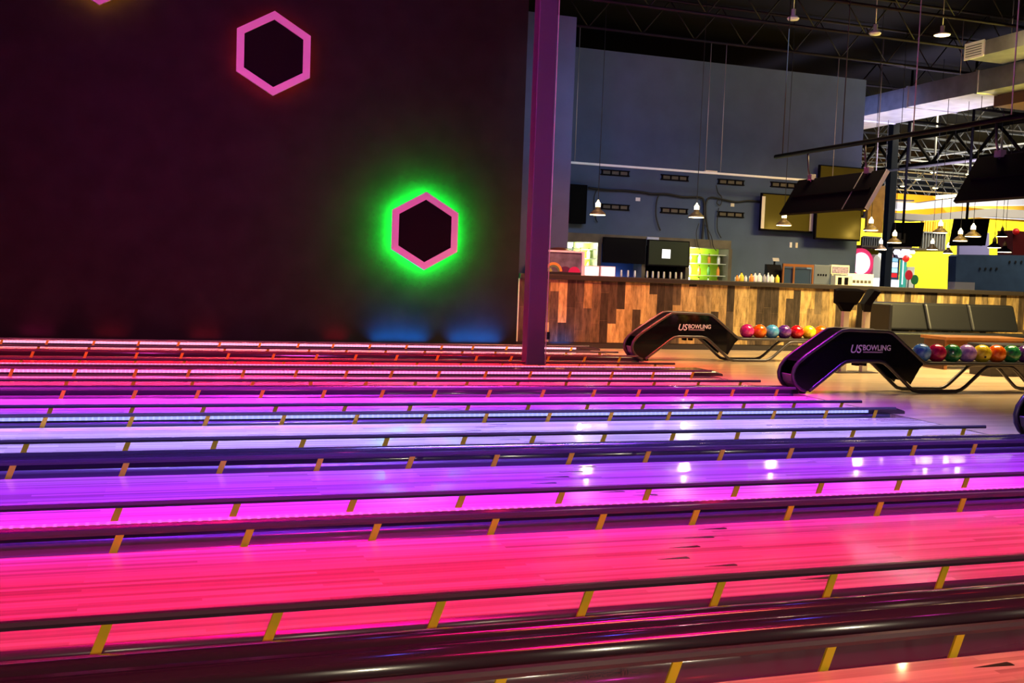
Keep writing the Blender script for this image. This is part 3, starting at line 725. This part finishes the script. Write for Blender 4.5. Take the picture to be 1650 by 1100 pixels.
# ------------------------------------------------------------------ things standing on the counter
YC = 16.05
def cp(px, py, Y=YC): return atY(px, py, Y)
def on(px0, px1, pytop, Y=YC):
    a, b = cp(px0, pytop, Y), cp(px1, pytop, Y); return a.x, b.x, (a.z+b.z)/2
x0, x1, z1 = on(879, 943, 403.5)
ds = thing('picture_case', 'white framed display case with a colourful rainbow arch picture, behind the steel column', 'display case', ((x0+x1)/2, YC, CT))
x0 -= .12
for pa, pb in (((x0, CT), (x0+.03, z1)), ((x1-.05, CT), (x1, z1)), ((x0+.03, z1-.03), (x1-.05, z1))):
    box((pa[0], YC, pa[1]), (pb[0], YC+.2, pb[1])).build('frame', M['white'], ds)
box((x0+.03, YC+.03, CT), (x1-.05, YC+.19, z1-.03)).build('picture', mat('case_picture', (.12, .13, .18), .5, noise=.5, nscale=6), ds)
yy = YC+.028
def arch(cx, cz, r0, r1, a0, a1, m, n=14, d=.004):
    P = [(cx+r1*math.sin(a0+(a1-a0)*k/n), yy, cz+r1*math.cos(a0+(a1-a0)*k/n)) for k in range(n+1)]
    Q = [(cx+r0*math.sin(a0+(a1-a0)*k/n), yy, cz+r0*math.cos(a0+(a1-a0)*k/n)) for k in range(n, -1, -1)]
    return MB().prism(P+Q, (0, -d, 0)).build('painted_shape', m, ds)
cxx = x0+.03+(x1-x0)*.38
arch(cxx-.06, CT+.045, .115, .155, -1.3, 1.5, mat('paint_orange', (.8, .35, .05), .5)); arch(cxx-.06, CT+.045, .08, .115, -1.2, 1.5, mat('paint_green', (.12, .22, .08), .5), d=.005)
arch(x1-.17, CT+.03, 0.0001, .11, -1.6, 1.6, mat('paint_magenta', (.45, .01, .12), .5)); arch(cxx+.15, CT+.02, .0001, .12, -1.5, 1.2, mat('paint_plum', (.08, .01, .06), .5), d=.003)
arch(x0+.15, CT+.02, .0001, .12, -1.1, 1.3, mat('paint_lime', (.35, .45, .08), .5), d=.003)
box((x0+.03, YC+.02, CT), (x1-.05, YC+.03, CT+.045)).build('painted_shape', mat('paint_black', (.01, .01, .012), .5), ds)
tag(MB().lathe((x1-.3, YC+.42, z1-.04), [(.20, 0), (.20, .02), (.14, .085), (.02, .10)], 20).build('lampshade', M['wood_table_dark']), 'brown dome lid showing above the display case', 'lid')
bpy.data.objects['lampshade'].name = 'dome_lid'
tag(box((x1-.5, YC+.24, CT), (x1-.1, YC+.56, z1-.045)).build('pastry_warmer', M['pale']), 'pale warmer box under the brown dome lid behind the display case', 'warmer')
glow = mat('cold_light_panel', (.9, .9, .9), .5, emit=(.80, .93, 1), es=3.0)
def litbox(px0, px1, pyt, label, pyl=None):
    x0, x1, z1 = on(px0, px1, pyt)
    t = thing('lit_counter_box', label, 'lit box', ((x0+x1)/2, YC, CT), 'glowing boxes on the counter')
    box((x0, YC, CT), (x1, YC+.22, z1)).build('casing', M['white'], t, bevel=.004)
    box((x0+.02, YC-.004, CT+.012), (x1-.02, YC, z1-.02)).build('light_panel', glow, t)
litbox(941.5, 966, 428, 'small glowing bluish white box on the counter beside the picture case')
litbox(968, 992, 429, 'small glowing white box on the counter before the switched-off television')
x0, x1, z1 = on(1000, 1034, 427)
# cups and bottles cluster
items = [(1188, .10, .035, 'orange', 'small orange jar, first of the clutter on the counter'), (1195, .14, .05, 'yellow', 'yellow squeeze bottle in front of the blue wall'), (1202, .10, .03, 'clear', 'clear small bottle beside the yellow squeeze bottle'),
         (1211, .13, .045, 'orange', 'orange squeeze bottle in the counter clutter'), (1217, .15, .04, 'white', 'white bottle beside the orange squeeze bottle'), (1224, .15, .05, 'white', 'white tall tub amid the counter clutter'),
         (1232, .13, .04, 'grey', 'grey bottle amid the counter clutter'), (1238, .16, .03, 'clear', 'clear slim bottle beside the black register'), (1244, .13, .05, 'white', 'white cup stack before the black register'), (1253, .13, .045, 'yellow', 'yellow round bottle next to the copper frame')]
for px, h, r, nm, lb in items:
    p = cp(px, 440, 16.0); bottle(p.x, 16.0, CT, h*1.15, r*.9, nm, lb, 'bottles and cups on the bar counter')
x0, x1, z1 = on(1234, 1262, 426, 16.25)
rg = thing('cash_register', 'black cash register among bottles on the counter', 'cash register', ((x0+x1)/2, 16.25, CT))
box((x0, 16.15, CT), (x1, 16.34, CT+.09)).build('drawer', M['black_plastic'], rg, bevel=.006)
MB().prism([(x0+.03, 16.16, CT+.09), (x0+.03, 16.33, CT+.09), (x0+.03, 16.33, z1), (x0+.03, 16.28, z1)], (x1-x0-.06, 0, 0)).build('keyboard_unit', M['black_plastic'], rg)
box(((x0+x1)/2, 16.27, z1-.001), ((x0+x1)/2+.03, 16.29, z1+.06)).build('display_post', M['black_plastic'], rg)
MB().prism([((x0+x1)/2-.03, 16.25, z1+.06), ((x0+x1)/2+.10, 16.25, z1+.06), ((x0+x1)/2+.10, 16.28, z1+.12), ((x0+x1)/2-.03, 16.28, z1+.12)], (0, .02, 0)).build('customer_display', M['grey_plastic'], rg)
x0, x1, z1 = on(1262, 1312, 425.5)
cf = thing('copper_frame', 'copper framed serving pass standing on the counter', 'serving frame', ((x0+x1)/2, YC, CT))
for x in (x0, x0+(x1-x0)*.34, x1-.03): box((x, YC, CT), (x+.03, YC+.03, z1)).build('post', M['copper'], cf)
box((x0, YC-.002, z1-.05), (x1, YC+.032, z1)).build('top_bar', M['copper'], cf)
box((x0+.03, YC+.05, CT), (x1-.03, YC+.06, z1-.08)).build('glass_pane', mat('dark_pane', (.03, .05, .09), .1, coat=.5), cf)
x0, x1, z1 = on(1313, 1338, 427)
sb = thing('steel_warmer', 'grey blue steel warmer with four dark knobs beside the copper frame', 'warmer', ((x0+x1)/2, YC, CT))
box((x0, YC, CT), (x1, YC+.25, z1)).build('body', mat('grey_blue_steel', (.16, .19, .24), .35, .4), sb, bevel=.006)
for k in range(4):
    xx = x0+.08+k*.055; MB().prism([(xx+.014*math.cos(i*PI/5), YC-.012, CT+.17+.02*math.sin(i*PI/5)) for i in range(10)], (0, .012, 0)).build('knob', M['black_plastic'], sb)
x0, x1, z1 = on(1341, 1370, 427)
bx = thing('sign_box', 'cream framed picture sign on the counter by the steel warmer', 'counter sign', ((x0+x1)/2, YC, CT))
box((x0, YC+.02, z1-.17), (x1, YC+.08, z1)).build('frame', M['cream'], bx)
box((x0+.02, YC+.012, z1-.15), (x1-.02, YC+.02, z1-.03)).build('picture', mat('sign_picture', (.25, .2, .3), .5, noise=.5, nscale=25), bx)
for xx in (x0+.03, x1-.06): box((xx, YC+.03, CT), (xx+.03, YC+.06, z1-.17)).build('post', M['cream'], bx)
x0, x1, z1 = on(1338, 1365, 444)
dp = thing('napkin_holder', 'beige napkin holder below the cream picture sign', 'napkin holder', ((x0+x1)/2, YC, CT))
box((x0, YC-.16, CT), (x1, YC-.02, z1)).build('body', M['cream'], dp, bevel=.005)
for k in range(2): box((x0+.05+k*.14, YC-.166, CT+.01), (x0+.13+k*.14, YC-.16, z1-.03)).build('slot', M['black_plastic'], dp)
x0, x1, z1 = on(1366, 1408, 441)
cb = thing('cup_dispenser', 'white cup dispenser box with small dark windows on the counter', 'dispenser', ((x0+x1)/2, YC, CT))
box((x0, YC, CT), (x1, YC+.2, z1)).build('body', M['white'], cb, bevel=.005)
for k in range(6): box((x0+.03+k*.085, YC-.004, CT+.05), (x0+.09+k*.085, YC, CT+.1)).build('window', M['frame_brown'], cb)

# ------------------------------------------------------------------ arcade hall beyond
YW = 32.
def quad(name, pts, Y, d, m, down=False, **k):
    P = [atY(a, b, Y) for a, b in pts]
    if down:       # reaches the floor behind the counter
        P[0].z = P[-1].z = 0
    return MB().prism(P, (0, d, 0)).build(name, m, **k)
struct(box((23.0, YW, 0), (40, YW+.2, 3.9)).build('wall_arcade', M['yellow_wall']))
struct(box((24.5, 40, 3.0), (40, 40.2, 5.5)).build('wall_upper', M['orange_wall']))
struct(box((20, 61, 0), (75, 61.3, 6.5)).build('wall_end', M['frame_brown']))
part_wall = struct(quad('wall_partition', [(1541, 470), (1541, 413), (1545, 410), (1720, 412), (1720, 480)], 23.0, .3, M['navy'], down=True))
# round ports in the partition
for k, (px, py) in enumerate([(1579, 433), (1588, 433), (1597, 433), (1606, 433), (1627, 422), (1636.5, 422), (1646, 422)]):
    p = atY(px, py, 22.99)
    MB().prism([(p.x+.032*math.cos(i*PI/8), 22.985, p.z+.04*math.sin(i*PI/8)) for i in range(16)], (0, .014, 0)).build('port_hole', M['black_cable'], part_wall)
tag(quad('lavender_board', [(1548, 412), (1546, 396), (1585, 376), (1594, 375), (1602, 412)], 24.0, .1, M['lavender'], down=True), 'lavender lit board standing behind the navy partition', 'board')
tag(quad('white_ledge', [(1538, 466), (1539, 454), (1571, 455), (1571, 467)], 22.6, .25, M['white'], down=True), 'white low box in front of the navy partition', 'box')
tag(quad('red_machine', [(1640, 412), (1632, 374), (1632, 371), (1660, 374), (1680, 412)], 24.5, .6, mat('dark_red_machine', (.06, .005, .006), .3), down=True), 'dark red cabinet behind the navy partition at the photo edge', 'cabinet')
tag(MB().ball(tuple(atY(1637, 373, 24.4)), .10, 14, 8).build('red_lamp', mat('red_lamp', (.5, .01, .01), .3, emit=(1, .01, .01), es=.08)), 'small red lamp on top of the dark red cabinet', 'lamp')  # dark red cabinet top with a faint glow added, no lamp
# column by arcade
col2 = thing('blue_column', 'dark blue steel column standing among the arcade machines', 'column', (19.0, 24, 0))
cx5 = atY(1433, 400, 23.95).x
box((cx5-.10, 23.95, 0), (cx5+.10, 24.15, 6.5)).build('shaft', mat('navy_steel', (.03, .045, .075), .5), col2)
box((cx5+.105, 23.98, 0), (cx5+.15, 24.1, 4.6)).build('conduit', M['steel_grey'], col2)
# balcony rails / slats
for (px0, px1, py0, py1, lb, mm) in [(1487, 1524, 376, 400, 'dark balcony railing panel under the orange slats', 'x'), (1390, 1420, 383, 400, 'dark balcony railing panel beside the blue column', 'x')]:
    a, b = atY(px0, py1, 29.), atY(px1, py0, 29.); t = thing('balcony_railing', lb, 'railing', ((a.x+b.x)/2, 29, a.z))
    box((a.x, 29.05, a.z), (b.x, 29.12, b.z)).build('backing', M['frame_brown'], t)
    n = 9
    for k in range(n):
        xx = a.x+(b.x-a.x)*k/(n-1); box((xx-.018, 29, a.z), (xx+.018, 29.05, b.z)).build('baluster', M['steel_grey'], t)
    box((a.x, 28.98, b.z-.02), (b.x, 29.04, b.z+.03)).build('handrail', M['steel_grey'], t)
a, b = atY(1487, 376, 29.5), atY(1526, 358, 29.5)
z5 = atY(1487, 400, 29.).z
struct(box((atY(1385, 400, 29).x, 28.9, z5-.06), (atY(1530, 400, 29).x, 32, z5)).build('trim_5', M['frame_brown']))
sl = thing('slat_screen', 'orange slatted screen above the dark balcony railing', 'slat screen', ((a.x+b.x)/2, 29.5, a.z))
box((a.x, 29.6, z5), (b.x, 29.65, b.z)).build('backing', M['frame_brown'], sl)
for k in range(10):
    xx = a.x+.03+(b.x-a.x-.06)*k/9; box((xx-.022, 29.5, a.z), (xx+.022, 29.6, b.z)).build('slat', M['orange_wall'], sl)
# soffits
def soffit(n, pts, Y, d, m=M['soffit']):
    o = quad('trim_%d' % n, pts, Y, d, m); struct(o)
soffit(1, [(1395, 334), (1395, 323), (1480, 327), (1560, 316), (1700, 318), (1700, 330), (1560, 331), (1470, 338)], 27., .6)
soffit(2, [(1395, 349), (1395, 340), (1500, 346), (1600, 336), (1700, 341), (1700, 354), (1600, 349), (1490, 356)], 25., .6)
soffit(3, [(1560, 332), (1700, 331), (1700, 338), (1600, 336)], 27.5, .3, M['orange_wall'])
soffit(4, [(1425, 320), (1473, 322), (1473, 324.5), (1425, 323)], 26.5, .3, M['frame_brown'])
tag(quad('window_strip', [(1510, 321), (1510, 314.5), (1549, 312.5), (1549, 317)], 38., .1, mat('bright_window', (.8, .9, 1), .5, emit=(.75, .9, 1), es=1.2)), 'bright white strip window above the soffit', 'window strip')
# arcade machines
YA = 29.
def P2(px, py, Y=YA): return atY(px, py, Y)
c = P2(1387, 424); r = .42
pw = thing('prize_wheel', 'round pink and white glowing arcade wheel beside the end of the blue wall', 'arcade machine', (c.x, YA, 0))
MB().prism([(c.x+r*1.18*math.cos(k*PI/14), YA, c.z+r*1.18*math.sin(k*PI/14)) for k in range(28)], (0, .3, 0)).build('rim', mat('wheel_rim', (.5, .02, .08), .4, emit=(1, .05, .2), es=.6), pw)
MB().prism([(c.x+r*.85*math.cos(k*PI/14), YA-.02, c.z+r*.85*math.sin(k*PI/14)) for k in range(28)], (0, .02, 0)).build('disc', mat('wheel_disc', (.8, .6, .7), .4, emit=(1, .62, .85), es=1.6), pw)
box((c.x-.3, YA, 0), (c.x+.3, YA+.3, c.z-r)).build('cabinet', M['black_plastic'], pw)
a, b = P2(1406, 447), P2(1424, 413)
wa = thing('white_arcade_cabinet', 'white arched arcade cabinet between the pink wheel and the blue column', 'arcade machine', ((a.x+b.x)/2, YA, 0))
pts = [(a.x, YA, 0), (a.x, YA, b.z-.1)]+[((a.x+b.x)/2-(b.x-a.x)/2*math.cos(k*PI/8), YA, b.z-.1+.16*math.sin(k*PI/8)) for k in range(9)]+[(b.x, YA, 0)]
MB().prism(pts, (0, .7, 0)).build('body', M['pale'], wa)
MB().tube([(b.x-.05, YA-.03, 1.0)]+[(b.x-.02-(b.x-a.x)*.5*(1-math.cos(k*PI/12)), YA-.03, b.z-.35+.4*math.sin(k*PI/12)) for k in range(7)], .06, 8).build('light_tube', mat('warm_tube', (.9, .9, .8), .4, emit=(1, .93, .7), es=1.4), wa)
YA = 29.4; a, b = P2(1435, 447, YA), P2(1451, 399, YA)
ga = thing('game_cabinet', 'tall narrow arcade cabinet with stacked bright pictures beside the blue column', 'arcade machine', ((a.x+b.x)/2, YA, 0))
box((a.x, YA, 0), (b.x, YA+.7, b.z)).build('body', M['navy'], ga)
zz = [a.z+(b.z-a.z)*f for f in (0, .16, .33, .52, .66, .82, 1)]
for k, (cc, es) in enumerate([((.8, .02, .03), .8), ((.45, .8, .95), 1.0), ((.9, .95, 1), 1.1), ((.35, .7, .9), .9), ((.9, .5, .5), .9), ((.9, .45, .05), .7)]):
    box((a.x+.02, YA-.012, zz[k]+.01), (b.x-.08, YA, zz[k+1]-.01)).build('picture', mat('cab_picture', cc, .4, emit=cc, es=es, noise=.0), ga)
YA = 29.
tag(quad('counter_lightbox', [(1409, 458), (1409, 449), (1424, 448), (1424, 458)], 27., .4, mat('white_lit', (.9, .9, 1), .5, emit=(.85, .88, 1), es=1.2), down=True), 'white lit low box in front of the arched cabinet', 'light box', 'white lit boxes before the machines')
tag(quad('counter_lightbox', [(1426, 459), (1426, 450), (1449, 451), (1449, 459)], 27., .4, mat('white_lit', (.9, .9, 1), .5, emit=(.85, .88, 1), es=1.2), down=True), 'white lit low box in front of the picture cabinet', 'light box', 'white lit boxes before the machines')
c = P2(1457, 418)
cl = thing('bubble_game', 'arcade machine topped with clustered white hexagon bubbles and a teal tube', 'arcade machine', (c.x, YA, 0))
wh = mat('bubble_white', (.9, .9, 1), .4, emit=(.88, .88, 1), es=1.4)
for px, py, rr in ((1446, 406, .12), (1460, 406, .18), (1452, 412, .085), (1466, 413, .06), (1471, 406, .08)):
    q = P2(px, py); MB().prism([(q.x+rr*math.cos(k*PI/3), YA-.03, q.z+rr*.85*math.sin(k*PI/3)) for k in range(6)], (0, .1, 0)).build('bubble', wh, cl)
q0, q1 = P2(1441, 419), P2(1473, 395)
MB().prism([(q0.x+.1, YA+.08, q0.z+.1), (q0.x, YA+.08, q1.z-.05), (q1.x, YA+.08, q1.z), (q1.x-.05, YA+.08, q0.z+.25), ((q0.x+q1.x)/2+.1, YA+.08, q0.z)], (0, .1, 0)).build('backboard', mat('dark_purple', (.03, .01, .04), .4), cl)
q0, q1 = P2(1453, 458), P2(1461, 418)
box((q0.x, YA-.02, 0), (q1.x, YA+.15, q1.z)).build('teal_column', mat('teal_tube', (.05, .3, .25), .3, emit=(.08, .55, .42), es=.5), cl)
box((q0.x-.03, YA-.04, q0.z), (q0.x-.0, YA-.02, q1.z)).build('white_tube', wh, cl)
q = P2(1458, 416.5); MB().ball((q.x, YA-.05, q.z), .12, 14, 8).build('red_bulb', mat('red_bulb', (.6, .02, .02), .3, emit=(1, .04, .02), es=.6), cl)
for (px, py, rr, cc, lb) in [(1465, 443, .14, (.6, .02, .03), 'round red sign beside the teal arcade tube'), (1474.5, 450.5, .14, (.03, .16, .04), 'round dark green sign below the red one')]:
    q = P2(px, py, 28.3); t = thing('round_sign', lb, 'round sign', (q.x, 28.3, 0))
    MB().prism([(q.x+rr*math.cos(k*PI/10), 28.3, q.z+rr*1.15*math.sin(k*PI/10)) for k in range(20)], (0, .04, 0)).build('disc', mat('sign_disc', cc, .4, emit=cc, es=.4), t)
    box((q.x-.02, 28.32, 0), (q.x+.02, 28.34, q.z-.1)).build('post', M['steel_grey'], t)
tag(quad('cup_shaped_sign', [(1463, 436), (1462, 430), (1474, 430), (1473, 436)], 29.25, .3, M['white'], down=True), 'white topped dark bin behind the round red sign', 'bin')

# ------------------------------------------------------------------ ducts and ceiling lamps
dt = thing('air_duct', 'large galvanised rectangular air duct running past the end of the blue wall', 'air duct', (15.6, 18, 4.8))
box((15.0, 10.5, 5.02), (16.3, 26, 5.44)).build('duct_body', M['duct'], dt)
for yy in (12.5, 14.5, 16.5, 18.5, 20.5, 22.5): box((14.98, yy, 5.0), (16.32, yy+.06, 5.46)).build('flange', M['duct'], dt)
box((15.5, 15.4, 4.80), (17.2, 16.6, 5.02)).build('branch_collar', M['wood_table_dark'], dt)
for yy in (13, 17, 21): MB().tube([(15.0, yy, 5.44), (15.0, yy, 6.5)], .008, 5).build('hanger_rod', M['cable'], dt)
vb = thing('vent_box', 'square vent box with white grille hanging above the big duct', 'vent box', (14.4, 15.0, 5.42))
box((14.0, 13.4, 5.42), (14.85, 15.74, 5.68)).build('body', M['duct'], vb)
box((13.98, 15.30, 5.40), (14.0, 15.78, 5.70)).build('grille_frame', M['white'], vb)
for k in range(5): box((13.965, 15.35, 5.445+k*.045), (13.98, 15.73, 5.460+k*.045)).build('louvre', M['steel_grey'], vb)
MB().tube([(14.4, 15.1, 5.68), (14.4, 15.1, 6.5)], .01, 5).build('hanger_rod', M['cable'], vb)
def hibay(px, py, Y, lit, label, k=1.):
    p = atY(px, py, Y); t = thing('ceiling_lamp', label, 'ceiling lamp', p, 'small round ceiling lamps')
    MB().lathe(tuple(p), [(.095*min(k, 1.4), 0), (.10*min(k, 1.4), .015), (.06, .05), (.035, .06), (.035, .16), (.01, .17)], 18).build('housing', M['white'], t)
    MB().lathe(tuple(p), [(.0001, -.012), (.05*k if lit else .085, -.012), (.05*k if lit else .085, .0), (.0001, .001)], 16).build('lens', M['spot_bulb'] if lit else M['white'], t)
    MB().tube([(p.x, p.y, p.z+.16), (p.x, p.y, 6.5)], .008, 5).build('stem', M['cable'], t)
    return p
hibay(1278, 31, 15, False, 'unlit small round ceiling lamp nearest the lanes')
hibay(1410, 55, 15, False, 'unlit small round ceiling lamp between the others, above the blue wall end')
LMP = [hibay(1518, 57, 15, True, 'brightly shining warm ceiling lamp near the vent box', 1.4)]
for px, py, Y, lb in [(1427, 287, 34, 'warm shining lamp over the blue steel column'), (1455, 300, 36, 'warm shining lamp lowest over the orange wall'), (1479, 289, 35, 'warm shining lamp above the orange wall'),
                      (1504, 278, 33, 'warm shining lamp beside the white pipe dropper'), (1507, 303, 37, 'warm shining lamp just above the white strip window'), (1560, 281, 32, 'warm shining lamp beside the second hanging monitor')]:
    LMP.append(hibay(px, py, Y, True, lb, 1.9))

# ------------------------------------------------------------------ light
def area(name, loc, sx, sy, e, col, spread=180, tgt=None):
    l = bpy.data.lights.new(name, 'AREA'); l.shape = 'RECTANGLE'; l.size = sx; l.size_y = sy; l.energy = e; l.color = col; l.spread = math.radians(spread)
    o = bpy.data.objects.new(name, l); C.objects.link(o); o.location = loc
    if tgt is not None:
        o.rotation_euler = (Vector(tgt)-Vector(loc)).to_track_quat('-Z', 'Y').to_euler()
    return o
def point(name, loc, e, col, r=.05):
    l = bpy.data.lights.new(name, 'POINT'); l.energy = e; l.color = col; l.shadow_soft_size = r
    o = bpy.data.objects.new(name, l); C.objects.link(o); o.location = loc; return o
def spot(name, loc, tgt, e, col, ang, blend=.3, r=.03):
    l = bpy.data.lights.new(name, 'SPOT'); l.energy = e; l.color = col; l.spot_size = math.radians(ang); l.spot_blend = blend; l.shadow_soft_size = r
    o = bpy.data.objects.new(name, l); C.objects.link(o); o.location = loc
    o.rotation_euler = (Vector(tgt)-Vector(loc)).to_track_quat('-Z', 'Y').to_euler(); return o
# coloured floods hung over each lane (above the picture)
FL = dict(O=((1, .12, .09), 62, 0), A=((1, .001, .19), 92, 0), B=((.27, .02, 1), 180, .1), C=((.31, .27, 1), 215, 0), D=((.30, .03, 1), 230, -.1), E=((1, .03, .27), 220, 0), F=((1, .008, .02), 240, 0), G=((1, .15, .21), 240, 0))
for k, (c, e_, dy) in FL.items():
    y = NEAR[k]+LW/2+dy
    for xx in (-2.6, 1.2, 5.0):
        area('lane_flood', (xx, y, 5.2), 3.6, .12, e_/2.2, c, 34)
# magenta edges between the lavender and violet/crimson floods
area('lane_flood', (2, 9.35, 5.2), 9, .1, 130, (1, .02, .75), 14)
area('lane_flood', (2, 4.85, 5.2), 9, .1, 45, (1, .01, .60), 14)
# blue and red uplights at the foot of the black wall
def gx(px): return atY(px, 548, WY).x
for px, c, e_, w in [(625, (.02, .30, 1), 5, .5), (668, (.02, .30, 1), 4, .35), (765, (.02, .32, 1), 9, .8), (905, (.03, .30, 1), .8, .35), (540, (1, .01, .03), 1.5, .3), (330, (1, .02, .03), 1.2, .4), (180, (1, .02, .04), 1.0, .4), (60, (1, .02, .2), 1.0, .4)]:
    area('wall_uplight', (gx(px), WY-.12, .04), w, .04, e_*(1.6 if c[2] > .5 else .7), (0, .22, 1) if c[2] > .5 else c, 110, (gx(px), WY+.02, .32))
# magenta wash across the black wall and column
area('wall_wash', (-3.0, 4.5, 5.4), 1.5, 1.0, 88, (1, .06, .55), 70, (1.5, WY, 2.2))
area('wall_wash', (-5.5, 10, 4.8), 1.0, 1.0, 45, (.9, .05, .6), 60, (3.6, 14.5, 2.4))
for x in (-2.2, .4, 3.0, 5.6):  # unseen fill lamps behind the camera, added to brighten the yellow arms
    point('house_light', (x, -1.7, 1.75), 88, (1, .88, .60), .07)
# small blue and red moving-head spots whose colours glint in the gutters and caps
for x in (.6, 3.2, 5.6):
    point('blue_spot', (x-1.2, 7.3, 5.0), 16, (.10, .10, 1), .12)
    point('red_spot', (x, 3.4, 5.0), 9, (1, .02, .03), .12)
for x in (1.5, 4.2): point('magenta_spot', (x, 1.2, 4.6), 38, (1, .03, .6), .12)  # magenta fill points, added to tint the near gutter and cap purple
for x in (.2, 3.2): point('magenta_spot', (x, 10.5, 5.2), 14, (1, .05, .5), .12)
# warm light over the seats and counter
area('seat_light', (11.0, 11.4, 5.4), 4.0, 2.4, 520, (1, .71, .33), 95, (11.2, 12.0, 0))
area('seat_light', (13.6, 11.5, 5.0), 4.0, 1.0, 320, (1, .76, .30), 80, (13.4, 15.75, .5))
area('counter_wash', (6.6, 12.0, 4.6), 1.0, .5, 60, (1, .30, .10), 60, (6.6, 15.75, .5))
# soft cool room light on the blue wall
area('room_light', (7.6, 13.6, 4.6), 4.0, 1.0, 42, (.42, .62, 1), 110, (9.2, 19, 2.2))
for px, py in ((963, 348), (1122, 352), (1263, 365), (1403, 373)):
    p = atY(px, py, 17.0); point('pendant_glow', (p.x, p.y, p.z-.04), 10, (1, .74, .34), .08)
# lit bays of the back bar
for z, e0 in ((1.79, 16), (1.64, 9), (1.44, 9), (1.22, 9)):
    point('bay_light', (xs_[1]-.2, 18.74, z), e0, (.85, 1, .7), .04)
    point('bay_light', (xs_[3]+.16, 18.74, z), e0*1.4, (.95, 1, .75), .04)
point('bay_light', ((xs_[1]+xs_[2])/2, 18.7, 1.12), 5, (.3, .5, 1), .04)
# arcade hall
area('arcade_light', (28, 27.5, 5.0), 8, 2, 900, (1, .9, .62), 150, (29, 32, 1.4))
area('arcade_light', (24, 22, 6.2), 8, 2, 420, (1, .88, .65), 150, (25, 25, 0))
area('arcade_light', (31, 37, 5.6), 8, 2, 420, (1, .62, .2), 150, (31, 40, 4))
area('arcade_light', (34, 44, 4.0), 10, 10, 700, (.9, .92, 1), 160, (36, 45, 6.5))
area('arcade_light', (24, 27, 3.2), 6, 3, 260, (.92, .92, 1), 160, (24, 27, 6.5))
area('duct_light', (16.5, 19, 2.6), 1.5, 3, 330, (.78, .68, 1), 120, (15.6, 20, 5))
area('duct_light', (17, 14, 2.6), 1.5, 2, 300, (1, .82, .15), 120, (15.8, 14.2, 5))
for p in LMP[:1]: point('lamp_glow', (p.x, p.y, p.z-.05), 20, (1, .75, .35), .05)

w = bpy.data.worlds.new('dim_room'); bpy.context.scene.world = w; w.use_nodes = True
w.node_tree.nodes['Background'].inputs[0].default_value = (.006, .006, .009, 1)
w.node_tree.nodes['Background'].inputs[1].default_value = 1
sc = bpy.context.scene
sc.view_settings.view_transform = 'Standard'; sc.view_settings.look = 'None'
sc.view_settings.exposure = 0; sc.view_settings.gamma = 1; sc.view_settings.use_curve_mapping = False
